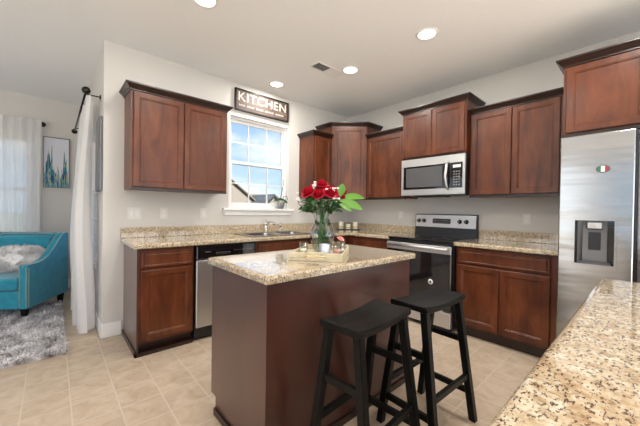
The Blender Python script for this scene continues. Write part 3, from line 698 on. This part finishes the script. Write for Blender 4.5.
stool('black wooden saddle-seat stool nearest the camera at the island', (-2.475, -2.455, 0), math.radians(4))
stool('black wooden saddle-seat stool farther from the camera, nearer the range', (-1.975, -2.500, 0), math.radians(-2))

# ---------------------------------------------------------------- tray with vase and glasses
ta = math.radians(37.7); TC = Vector((-2.305, -1.935, ZC+.0005))
def T_(lx, ly, z=0): return (TC.x+lx*math.cos(ta)-ly*math.sin(ta), TC.y+lx*math.sin(ta)+ly*math.cos(ta), TC.z+z)
tr = thing('serving_tray', 'cream wooden serving tray with cut-out handles on the island', 'tray', TC, ta)
MB().box(-.205, .205, -.148, .148, 0, .010).build('base', 'cream_tray', tr)
b = MB()
for s in (-1, 1): b.box(-.215, .215, s*.148, s*.158, 0, .042)
bevel(b.build('long_sides', 'cream_tray', tr), .002)
for s in (-1, 1):
    b = MB(); a0, a1 = s*.205, s*.215
    b.box(a0, a1, -.148, .148, 0, .012); b.box(a0, a1, -.148, -.05, .016, .048); b.box(a0, a1, .05, .148, .016, .048); b.box(a0, a1, -.05, .05, .038, .052)
    hs = bevel(b.build('handle_side', 'cream_tray', tr), .002)
    b = MB(); b.tube([(s*.212, -.062, .026), (s*.224, -.058, .030), (s*.224, .058, .030), (s*.212, .062, .026)], .0055, 8); b.build('handle', 'brass', hs)
VC = Vector((-2.268, -1.899, ZC+.011))
vs = thing('glass_vase', 'clear bulbous glass vase holding the roses on the tray', 'vase', VC)
out = [(.044, 0), (.050, .004), (.062, .030), (.077, .075), (.083, .120), (.076, .160), (.056, .195), (.044, .220), (.043, .240), (.050, .270), (.060, .302)]
inn = [(r-.004, z+.002) for r, z in out[::-1]][:-2] + [(.045, .018), (.03, .010)]
MB().lathe(out+inn, (0, 0, 0), 32).build('glass', 'vase_glass', vs)
wat = [(.036, .012), (.048, .020), (.057, .032), (.072, .075), (.0775, .115), (.0765, .135)]
MB().lathe(wat, (0, 0, 0), 32).build('water', 'water', vs)

def add_petal(mb, c, axis, ang, r, h, open_, wd):
    ax = Vector(axis).normalized(); s = ax.cross(Vector((0, 1, 0.3))).normalized(); t_ = ax.cross(s)
    rad = s*math.cos(ang)+t_*math.sin(ang); tan = ax.cross(rad); rows = []
    for i in range(5):
        v = i/4; rr_ = r*(.35+.65*math.sin(min(1, v*1.15)*PI/2))+open_*v*v; zz = h*v-(open_*.7 if v > .9 else 0)
        hw = wd*(math.sin(PI*(.15+.68*v)))
        row = []
        for j in range(5):
            u = (j/4-.5)*2; a = u*hw
            row.append(Vector(c)+rad*(rr_*math.cos(a*1.0))+tan*(rr_*math.sin(a))+ax*(zz-.003*u*u*(v > .7)))
        rows.append(row)
    mb.loft(rows, False, False, closed=False, smooth=True)
def rose(label, head, axis, R):
    t = thing('rose', label, 'rose', head, 0, 'roses in the glass vase')
    mb = MB(); k = 0
    for layer, (n, r, h, op, wd) in enumerate(((3, .26, 1.12, .02, 1.3), (4, .44, 1.06, .06, 1.1), (5, .62, .95, .14, .95), (6, .80, .78, .26, .8), (7, .96, .55, .36, .7))):
        for i in range(n):
            add_petal(mb, Vector((0, 0, 0)), axis, 2*PI*i/n+layer*.7+random.uniform(-.15, .15), R*r*.8, R*h*1.1, R*op*.8, wd)
    mb.ball(Vector(axis).normalized()*R*.42, R*.50, 10)
    mb.build('bloom', 'rose_red', t)
    ax = Vector(axis).normalized()
    base = VC+Vector((random.uniform(-.03, .03), random.uniform(-.03, .03), .03))-Vector(head); neck = VC+Vector((ax.x*.03, ax.y*.03, .245))-Vector(head)
    MB().tube([base, (base+neck)/2+Vector((0, 0, 0)), neck, neck*.4, -ax*.002], .0028, 6).build('stem', 'stem_green', t)
    mb = MB()
    for i in range(5):
        a = 2*PI*i/5; d = Vector((math.cos(a), math.sin(a), -.5))
        leafm(mb, -ax*.004, d, R*.75, R*.2)
    mb.build('sepals', 'leaf_green', t)
def leafm(mb, base, d, L, wd, droop=.15, n=6, face=None):
    d = Vector(d).normalized(); side = d.cross(Vector(face) if face is not None else Vector((0, 0, 1)));
    if side.length < .05: side = Vector((1, 0, 0))
    side.normalize(); up = side.cross(d); rows = []
    for i in range(n+1):
        v = i/n; p = Vector(base)+d*L*v-Vector((0, 0, 1))*droop*L*v*v; w_ = wd*math.sin(PI*min(1, v*.93+.05))**.8+1e-4
        rows.append([p-side*w_+up*w_*.25, p, p+side*w_+up*w_*.25])
    mb.loft(rows, False, False, closed=False, smooth=True)
def V(dx, dy, dz): return VC+Vector((dx, dy, dz))
# camera-right direction at the vase is about (+.75,-.67); depth about (.67,.75)
ur, ud = Vector((.743, -.669, 0)), Vector((.669, .743, 0))
def VR(r, d, z): return VC+ur*r+ud*d+Vector((0, 0, z))
for lb, r, d, z, ax, R in (
    ('large red rose at the left of the bouquet', -.085, -.03, .375, (-.45, -.4, .8), .052),
    ('red rose at the top centre of the bouquet', -.005, .0, .425, (0, -.2, 1), .050),
    ('large red rose at the right front of the bouquet', .045, -.04, .385, (.3, -.7, .7), .052),
    ('red rose at the centre front of the bouquet', -.02, -.06, .375, (-.4, -.7, .7), .042),
    ('red rose tucked low on the right behind the leaves', .115, .02, .355, (.6, .0, .7), .036),
    ('red rose high on the left back of the bouquet', -.06, .04, .41, (-.4, .3, .9), .042),
    ('small red rose at the upper right back of the bouquet', .135, .05, .40, (.7, .1, .8), .028)):
    axw = ur*ax[0]+ud*ax[1]+Vector((0, 0, ax[2])); rose(lb, VR(r, d, z), axw, R)
def sprig(label, r, d, z, n, spread, seed):
    random.seed(seed); h = VR(r, d, z); t = thing('white_flower_sprig', label, 'flower', h, 0, 'white filler flowers in the vase'); mb = MB(); ms = MB()
    root = VC+Vector((0, 0, .04))-h; neck = VC+(ur*r*.35+ud*d*.35)+Vector((0, 0, .25))-h; ms.tube([root, neck, (0, 0, -.03)], .0018, 5)
    for i in range(n):
        p = Vector((random.gauss(0, spread), random.gauss(0, spread), random.gauss(0, spread)*.9)); ms.tube([(0, 0, -.035), p], .0009, 4)
        for k in range(5):
            a = 2*PI*k/5; c = p+Vector((math.cos(a), math.sin(a), 0))*.005; mb.ball(c, .0055, 5)
    mb.build('blossoms', 'petal_white', t); ms.build('stem', 'stem_green', t)
sprig('white blossoms at the top left of the bouquet', -.055, -.02, .435, 9, .014, 1)
sprig('white blossoms between the two right-hand roses', .065, -.06, .42, 8, .013, 2)
sprig('white blossoms on the right under the roses', .085, -.06, .36, 9, .014, 3)
sprig('tiny white blossoms hanging at the far left of the bouquet', -.155, -.02, .35, 14, .026, 4)
random.seed(11)
def foliage(label, mat, specs, face=None):
    t = thing('leafy_stem', label, 'leafy stem', VC+Vector((0, 0, .26)), 0)
    mb, ms = MB(), MB()
    for (r, d, z, dr, dd_, dz, L, wd) in specs:
        p = ur*r+ud*d+Vector((0, 0, z-.26)); leafm(mb, p, ur*dr+ud*dd_+Vector((0, 0, dz)), L, wd, face=(face if face else (random.uniform(-1, 1), random.uniform(-1, 1), .6)))
        if len(specs) < 10 or random.random() < .16: ms.tube([(random.uniform(-.045, .045), random.uniform(-.045, .045), -.22), (p.x*.25, p.y*.25, -.01), p], .0024, 5)
    mb.build('leaves', mat, t); ms.build('stems', 'stem_green', t)
foliage('three broad bright green leaves spreading right of the roses', 'bright_leaf', [
    (.115, -.03, .375, .12, .0, 1, .095, .026), (.135, .02, .372, 1, .1, .12, .145, .024), (.11, -.03, .345, 1, -.2, -.22, .150, .030), (.105, -.05, .33, .9, -.4, -.45, .09, .02)], face=tuple(-ud+Vector((0, 0, .45))))
sp2 = []
for i in range(95):
    a = random.uniform(0, 2*PI); rr2 = random.uniform(.03, .10); sp2.append((rr2*math.cos(a), rr2*math.sin(a), random.uniform(.28, .345), math.cos(a), math.sin(a), random.uniform(-.35, .35), random.uniform(.05, .085), random.uniform(.012, .02)))
for i in range(16):
    a = random.uniform(0, 2*PI); sp2.append((.03*math.cos(a), .03*math.sin(a), random.uniform(.06, .22), math.cos(a)*.5, math.sin(a)*.5, random.uniform(.3, 1), random.uniform(.04, .055), random.uniform(.010, .015)))
foliage('dark green rose foliage under the blooms around the vase neck', 'leaf_green', sp2)

def votive(label, r, d, R, h, mat, wax):
    p = TC+ur*r+ud*d+Vector((0, 0, .0105)); t = thing('votive_glass', label, 'votive glass', p, 0, 'votive glasses on the tray')
    MB().lathe([(R*.85, 0), (R*.9, .003), (R, h), (R-.003, h), (R*.82, .007)], (0, 0, 0), 24).build('cup', mat, t)
    if wax: MB().lathe([(R*.80, .008), (R*.86, h*.45)], (0, 0, 0), 20).build('wax_fill', wax, t)
votive('clear votive glass at the left end of the tray', -.115, .0, .028, .075, 'vase_glass', 'wax')
votive('silvery mercury-glass votive in front of the vase', .02, -.10, .036, .078, 'silver_glass', None)
votive('clear glass votive right of the vase, nearest the pink rose', .098, -.045, .028, .085, 'vase_glass', 'petal_pink')
votive('clear glass votive at the right end behind the pink rose', .125, .005, .027, .080, 'vase_glass', 'wax')
pr = TC+ur*.118+ud*-.02+Vector((0, 0, .105)); t = thing('rose', 'small pale pink rose in a votive glass at the right of the vase', 'rose', pr)
mb = MB()
for layer, (n, r, h, op, wd) in enumerate(((3, .4, .95, 0, 1.2), (5, .75, .85, .1, .9), (6, 1, .6, .3, .7))):
    for i in range(n): add_petal(mb, (0, 0, 0), (.1, -.4, .9), 2*PI*i/n+layer, .020*r, .024*h, .02*op, wd)
mb.build('bloom', 'petal_pink', t); MB().tube([(0, 0, 0), (-.004, 0, -.09)], .002, 6).build('stem', 'stem_green', t)

# ---------------------------------------------------------------- candles in the corner
cx_, cy_ = -.225, -.25; d45 = Vector((.707, -.707, 0))
cr2 = Vector((.70, -.71, 0))
t = thing('candle_tray', 'black rectangular candle tray in the counter corner', 'tray', (cx_, cy_, ZC+.0005), -PI/4)
bevel(MB().box(-.17, .17, -.06, .06, 0, .012).build('tray', 'black_plastic', t), .003)
for lb, k, h in (('left pillar candle of the three on the black corner tray', -.108, .11), ('short middle candle on the black corner tray', 0.0, .075), ('right pillar candle of the three on the black corner tray', .108, .105)):
    p = Vector((cx_, cy_, ZC+.013))+d45*k
    c = thing('pillar_candle', lb, 'candle', p, 0, 'candles on the corner tray')
    MB().lathe([(.036, 0), (.037, .003), (.037, h-.003), (.034, h), (.01, h-.004)], (0, 0, 0), 24).build('wax_body', 'wax', c)
    MB().lathe([(.0375, .012), (.0375, h*.36)], (0, 0, 0), 24, False, False).build('band', 'candle_band', c)
    MB().tube([(0, 0, h-.006), (.001, 0, h+.010)], .0012, 6).build('wick', 'black_plastic', c)

# ---------------------------------------------------------------- orchid on the sill
op_ = thing('potted_orchid', 'small orchid in a silver faceted pot on the window sill', 'potted plant', (-1.31, -.01, wz0+.002))
n = 9
MB().loft([[(r*math.cos(2*PI*(k+o*.5)/n), r*math.sin(2*PI*(k+o*.5)/n), z) for k in range(n)] for r, z, o in ((.036, 0, 0), (.050, .03, 1), (.054, .075, 0), (.046, .115, 1), (.041, .115, 1), (.038, .085, 1))]).build('pot', 'pot_silver', op_)
MB().lathe([(.035, .084), (.03, .088)], (0, 0, 0), 12).build('soil', 'soil', op_)
mb = MB()
for a, dz, L in ((0.2, .6, .12), (2.9, .5, .13), (1.4, .7, .10), (4.3, .8, .11), (-.4, .3, .12)): leafm(mb, (0, 0, .10), (math.cos(a), math.sin(a)*.3, dz), L, .022, .5, face=(0, -1, .3))
mb.build('leaves', 'leaf_green', op_)
MB().tube([(0, 0, .085), (.005, 0, .17), (.03, -.005, .28), (.040, -.01, .40)], .004, 6).build('flower_stem', 'dark_bronze', op_)
MB().tube([(0, 0, .085), (.05, -.01, .17), (.09, -.02, .17), (.10, -.02, .13), (.085, -.02, .09)], .004, 6).build('flower_stem', 'dark_bronze', op_)
mb = MB()
for p in ((.040, -.01, .40), (.036, -.007, .355), (.031, -.005, .31)):
    for k in range(5): a = 2*PI*k/5; mb.ball((p[0]+.010*math.cos(a), p[1], p[2]+.010*math.sin(a)), .007, 6)
mb.build('blossoms', 'petal_white', op_)

# ---------------------------------------------------------------- sign
sg = thing('kitchen_sign', 'rustic brown wooden sign reading KITCHEN above the window', 'sign', (-1.598, -.002, 2.523))
MB().box(-.375, .375, -.018, 0, -.118, .118).build('board', 'sign_wood', sg)
b = MB(); b.box(-.388, -.373, -.028, 0, -.130, .130); b.box(.373, .388, -.028, 0, -.130, .130); b.box(-.373, .373, -.028, 0, .116, .130); b.box(-.373, .373, -.028, 0, -.130, -.116); b.build('frame', 'dark_bronze', sg)
def lettering(txt, size, loc, mat, parent, name='lettering', bold=.004, sx=1, rot=(PI/2, 0, 0)):
    cu = bpy.data.curves.new(name, 'FONT'); cu.body = txt; cu.size = size; cu.align_x = 'CENTER'; cu.align_y = 'CENTER'; cu.extrude = .0015; cu.offset = bold; cu.space_character = 1.08
    tmp = bpy.data.objects.new('tmp', cu); COL.objects.link(tmp); bpy.context.view_layer.update()
    me = bpy.data.meshes.new_from_object(tmp.evaluated_get(bpy.context.evaluated_depsgraph_get())); bpy.data.objects.remove(tmp)
    me.materials.clear(); me.materials.append(MATS[mat]); o = bpy.data.objects.new(name, me); COL.objects.link(o); o.parent = parent; o.location = loc; o.rotation_euler = rot; o.scale = (sx, 1, 1)
    return o
lettering('KITCHEN', .150, (0, -.0195, .036), 'letter_cream', sg, bold=.0, sx=1.06)
# the line of small script under the word is too small to read; built as its broken strokes
b = MB(); random.seed(5); x = -.335
for wl in (5, 6, 6, 8, 8):
    for k in range(wl):
        hgt = random.choice((.014, .018, .022)); b.box(x, x+.008, -.0196, -.0181, -.072, -.072+hgt); b.box(x, x+.013, -.0196, -.0181, -.062, -.057); x += .0165
    x += .026
b.build('small_script', 'letter_cream', sg)

# ---------------------------------------------------------------- switches and outlets
def plate(wall, u, z, kind, label):
    t = thing('wall_switch' if kind == 's' else 'wall_outlet', label, 'switch' if kind == 's' else 'outlet', (u, -.001, z) if wall == 'A' else (-.001, u, z), 0 if wall == 'A' else -PI/2)
    wdt = .058 if kind == 's2' else .036
    bevel(MB().box(-wdt, wdt, -.006, 0, -.058, .058).build('cover_plate', 'white_plastic', t), .003)
    if kind[0] == 's':
        for xx in ((-.023, .023) if kind == 's2' else (0,)):
            MB().box(xx-.016, xx+.016, -.010, -.0055, -.033, .033, .002).build('rocker', 'switch_white', t)
    else:
        for s in (-1, 1):
            MB().box(-.017, .017, -.0085, -.0055, s*.020-.014, s*.020+.014, .003).build('socket', 'switch_white', t)
    return t
o = plate('A', -3.005, 1.149, 's2', 'double white switch plate at the left end of the window wall'); o.name = 'wall_switch'; o['category'] = 'switch'
plate('A', -2.744, 1.149, 'o', 'white outlet on the window wall above the left base cabinet')
plate('A', -2.342, 1.149, 's', 'single white switch left of the window above the dishwasher')
plate('B', -2.504, 1.149, 'o', 'white outlet above the short counter by the refrigerator')
plate('B', -1.031, 1.149, 'o', 'white outlet on the right wall left of the range')

# ---------------------------------------------------------------- ceiling fittings
def downlight(x, y, label, on=True):
    t = thing('recessed_light', label, 'ceiling light', (x, y, H), 0, 'recessed ceiling lights')
    MB().lathe([(.092, 0), (.092, -.004), (.084, -.009), (.072, -.006), (.070, 0)], (0, 0, 0), 32).build('trim_ring', 'white_paint', t)
    MB().lathe([(.071, -.001), (.070, -.0045)], (0, 0, 0), 32).build('lens', 'lamp_lens', t)
    l = bpy.data.lights.new('lamp', 'AREA'); l.shape = 'DISK'; l.size = .14; l.energy = DOWNLIGHT_W; l.color = (1, .96, .90)
    o = bpy.data.objects.new('lamp', l); COL.objects.link(o); o.parent = t; o.location = (0, 0, -.012)
    return t
downlight(-1.583, -.290, 'lit recessed ceiling light in front of the sign above the sink')
downlight(-1.209, -1.153, 'lit recessed ceiling light right of the ceiling vent')
downlight(-1.223, -2.042, 'large lit recessed ceiling light in front of the range')
downlight(-2.775, -1.153, 'recessed ceiling light at the top edge, above the island end')
downlight(-2.775, -2.60, 'recessed ceiling light behind the stools above the walkway')
downlight(-1.22, -3.3, 'unseen recessed fill light added above the refrigerator walkway')  # from here on, unseen downlights added as fill for the room
downlight(-4.6, -1.5, 'unseen recessed fill light added left of the camera over the open floor')
downlight(-4.6, -4.2, 'unseen recessed fill light added behind the camera')
vt = thing('ceiling_vent', 'white louvred supply register in the ceiling beside a recessed light', 'vent', (-1.395, -.985, H))
b = MB(); b.box(-.19, .19, -.075, -.058, -.008, 0, .002); b.box(-.19, .19, .058, .075, -.008, 0, .002); b.box(-.19, -.172, -.058, .058, -.008, 0, .002); b.box(.172, .19, -.058, .058, -.008, 0, .002); b.box(-.005, .005, -.058, .058, -.008, 0); b.build('frame', 'white_paint', vt)
MB().box(-.172, .172, -.058, .058, -.0015, -.0005).build('duct_opening', 'dark_steel', vt)
b = MB()
for sgn in (-1, 1):
    for k in range(9):
        x = sgn*(.018+k*.018); b.beam((x, -.057, -.005), (x, .057, -.005), .001, .014, side=(1, 0, sgn*1.0) if True else None)
b.build('louvres', 'white_paint', vt)

# ---------------------------------------------------------------- sitting area
def rod(name, label, p0, p1, r, fin, brackets, wallvec):
    t = thing(name, label, 'curtain rod', p0); v = Vector(p1)-Vector(p0)
    MB().tube([(0, 0, 0), v], r, 10).build('rod', 'dark_bronze', t)
    for e in fin:
        c = v*e; s = -1 if e == 0 else 1; d = v.normalized()*s
        mb = MB(); mb.ball(c+d*.04, .034, 12); mb.tube([c, c+d*.03], r*1.5, 10); mb.build('finial', 'dark_bronze', t)
    for q in brackets:
        c = v*q; w_ = Vector(wallvec); mb = MB(); mb.tube([c, c+w_], .006, 8); mb.tube([c+w_*.93, c+w_], .022, 12); mb.build('bracket', 'dark_bronze', t)
    return t
rod('curtain_rod', 'dark bronze curtain rod with a ball end on the side wall by the kitchen', (-3.37, .14, 2.262), (-3.37, 2.05, 2.262), .009, (0, 1), (.04, .9), (.118, 0, 0))
rod('curtain_rod', 'dark curtain rod with a round finial on the far window wall', (-3.74, YF-.10, 2.335), (-5.1, YF-.10, 2.335), .009, (0,), (.02, .98), (0, .098, 0))
def curtain(label, p0, p1, z0, z1, amp, waves, mat, seed, flare=0, grow=.55):
    random.seed(seed); a, b_ = Vector(p0), Vector(p1); d = (b_-a); nrm = Vector((-d.y, d.x, 0)).normalized(); nx, nz = waves*8, 26
    rows = []; ph = [random.uniform(-.6, .6) for _ in range(waves+2)]
    for i in range(nz+1):
        v = i/nz; z = z1-(z1-z0)*v; row = []
        for j in range(nx+1):
            u = j/nx; k = u*waves; am = amp*(1-grow+grow*min(1, v*1.6)); uu = u+.018*math.sin(v*5+k)*v
            y_ = am*math.sin(2*PI*k+ph[int(k)]*v)+am*.35*math.sin(2*PI*k*.37+3*v)
            row.append(Vector((a.x, a.y, z))+Vector((d.x, d.y, 0))*uu+nrm*(y_+flare*math.sin(PI*min(1, v*1.15)*.75)))
        rows.append(row)
    mb = MB(); mb.loft(rows, False, False, closed=False, smooth=True)
    o = mb.build('curtain', mat)
    return tag(o, label, 'curtain')
curtain('white sheer curtain gathered beside the kitchen wall end', (-3.330, .16), (-3.330, 1.15), .03, 2.245, .062, 8, 'sheer_dense', 3, flare=.045)
curtain('thin grey-white sheer curtain over the far window behind the armchair', (-5.0, YF-.155), (-3.71, YF-.155), .03, 2.372, .032, 15, 'sheer', 8, grow=.3)
# picture on far wall
pf = thing('framed_painting', 'framed abstract painting with upright teal and navy strokes on the far wall', 'painting', (-3.555, YF-.001, 1.83))
b = MB(); b.box(-.145, -.135, -.03, 0, -.36, .36); b.box(.135, .145, -.03, 0, -.36, .36); b.box(-.135, .135, -.03, 0, .35, .36); b.box(-.135, .135, -.03, 0, -.36, -.35); b.build('frame', 'dark_steel', pf)
MB().box(-.135, .135, -.022, -.001, -.35, .35).build('canvas', 'painting', pf)
pf.scale = (1, 1, 1)
# dark framed board on the side wall near the corner
sf = thing('framed_board', 'dark grey framed board on the side wall next to the kitchen wall end', 'wall frame', (WX-.001, .195, 1.70))
b = MB(); b.box(-.026, 0, -.15, .15, -.345, .345, .003); b.build('frame', 'dark_steel', sf)
MB().box(-.029, -.0262, -.135, .135, -.33, .33).build('panel', 'grey_plastic', sf)

# rug
def rug():
    random.seed(21); mb = MB(); x0, x1, y0, y1 = -5.0, -3.52, -.17, 1.55
    mb.box(x0, x1, y0, y1, .001, .018)
    bm = mb.bm
    n = 15000
    for i in range(n):
        x = random.uniform(x0-.01, x1+.015); y = y0-.01+(y1-y0+.02)*random.random()**1.25; 
        if x < -4.6 and random.random() < .6: continue
        a = random.uniform(0, 2*PI); L = random.uniform(.03, .065); le = random.uniform(.4, 1.3)
        c0 = Vector((x, y, .012)); dr = Vector((math.cos(a), math.sin(a), 0)); w_ = Vector((-dr.y, dr.x, 0))*.0042
        p1 = c0+dr*L*le*.35+Vector((0, 0, L*.55)); p2 = c0+dr*L*le*.95+Vector((0, 0, L*.55))
        p2.z = max(.006, p2.z)
        v = [bm.verts.new(q) for q in (c0-w_, c0+w_, p1+w_*.9, p1-w_*.9, p2)]
        bm.faces.new((v[0], v[1], v[2], v[3])); bm.faces.new((v[3], v[2], v[4]))
    o = mb.build('shag_rug', 'fur_grey')
    return tag(o, 'fluffy grey and white shag rug under the teal armchair', 'rug')
rug()
# armchair: local +x = chair's left->right as seen from the front ... front faces -y
ac = thing('armchair', 'teal upholstered armchair with brass nailhead trim on the shag rug', 'armchair', (-3.925, 1.46, .02), math.radians(-32))
HW = .36
def side_prof():
    # (y, z): y from front (-.30) to back (+.34)
    pts = []
    for k in range(13):
        u = k/12; y = -.31+.05+(.56)*u; s = 3*u**4-2*u**6 if False else (3*(u**1.7)**2-2*(u**1.7)**3); z = .565+(.305)*(s if u < 1 else 1)*1.0; pts.append((y, z))
    return pts
for s in (-1, 1):
    top = side_prof(); P = [(-.31, .10), (-.31, .545), (-.295, .562)]+top+[(.335, .862), (.34, .12)]
    x0, x1 = s*HW, s*(HW-.085)
    mb = MB(); mb.loft([[(x0, *p) for p in P], [(x1, *p) for p in P]]); bevel(mb.build('arm', 'teal_fabric', ac), .012, 3, 30)
mb = MB(); mb.box(-HW+.085, HW-.085, .235, .335, .12, .865); bevel(mb.build('backrest', 'teal_fabric', ac), .015, 3)
mb = MB(); mb.box(-HW+.088, HW-.088, .15, .235, .42, .83); bevel(mb.build('back_cushion', 'teal_fabric', ac), .03, 4)
mb = MB(); mb.box(-HW+.086, HW-.086, -.30, .235, .10, .29); bevel(mb.build('seat_base', 'teal_fabric', ac), .012, 3)
mb = MB(); mb.box(-HW+.090, HW-.090, -.325, .15, .295, .425); bevel(mb.build('seat_cushion', 'teal_fabric', ac), .03, 4)
for sx in (-1, 1):
    for y in (-.26, .29):
        x = sx*(HW-.06); MB().loft([[(x+q[0]*r, y+q[1]*r, z) for q in ((-1, -1), (1, -1), (1, 1), (-1, 1))] for r, z in ((.018, -.008), (.027, .105))]).build('leg', 'black_wood', ac)
mb = MB()
def nails(pts, step=.021):
    for a, b_ in zip(pts[:-1], pts[1:]):
        a, b_ = Vector(a), Vector(b_); n_ = max(1, int((b_-a).length/step))
        for k in range(n_): mb.ball(a.lerp(b_, k/n_), .0065, 4)
for s in (-1, 1):
    for xx in (HW-.012, HW-.073):
        nails([(s*xx, -.312, .13), (s*xx, -.312, .55)])
    nails([(s*(HW-.042), -.312, .552), (s*(HW-.012), -.312, .55)])
    nails([(s*(HW+.001), -.295, .13), (s*(HW+.001), -.295, .545)])
    nails([(s*(HW-.075), p[0], p[1]+.002) for p in side_prof()]); nails([(s*(HW-.012), p[0], p[1]+.002) for p in side_prof()])
nails([(-HW+.09, .234, .85), (HW-.09, .234, .85)]); nails([(-HW, .30, .866), (HW, .30, .866)])
no = mb.build('nailhead_trim', 'brass', ac); no['kind'] = 'stuff'
# fur pillow resting against the chair back
random.seed(31)
mb = MB(); 
def sup(u, v, a, b_, c):
    sg_ = lambda t_: math.copysign(abs(t_)**.55, t_)
    return Vector((a*sg_(math.cos(v))*sg_(math.cos(u)) if False else a*sg_(math.cos(u))*abs(math.cos(v))**.5, b_*math.sin(v), c*sg_(math.sin(u))*abs(math.cos(v))**.5))
rings = [[sup(2*PI*k/28, -PI/2+PI*i/12, .225, .075, .135) for k in range(28)] for i in range(1, 12)]
mb.loft(rings, smooth=True)
for i in range(4500):
    u = random.uniform(0, 2*PI); v = random.uniform(-1.45, 1.3); p = sup(u, v, .225, .075, .135); L = random.uniform(.02, .045)
    d = Vector((p.x*.6, p.y*4, p.z*1.2)).normalized()+Vector((random.gauss(0, .35), random.gauss(0, .2), random.gauss(0, .3)-.4)); d.normalize(); w_ = d.cross(Vector((0, 1, 0.1))).normalized()*.0028
    vv = [mb.bm.verts.new(q) for q in (p-w_, p+w_, p+d*L*.6+w_*.8-Vector((0, 0, .002)), p+d*L-Vector((0, 0, .008)))]
    mb.bm.faces.new(vv)
pl = mb.build('fur_pillow', 'fur_white'); tag(pl, 'shaggy white fur pillow leaning on the teal armchair back', 'pillow')
pl.matrix_world = ac.matrix_basis @ Matrix.Translation((.02, .055, .585)) @ Matrix.Rotation(math.radians(-14), 4, 'X')
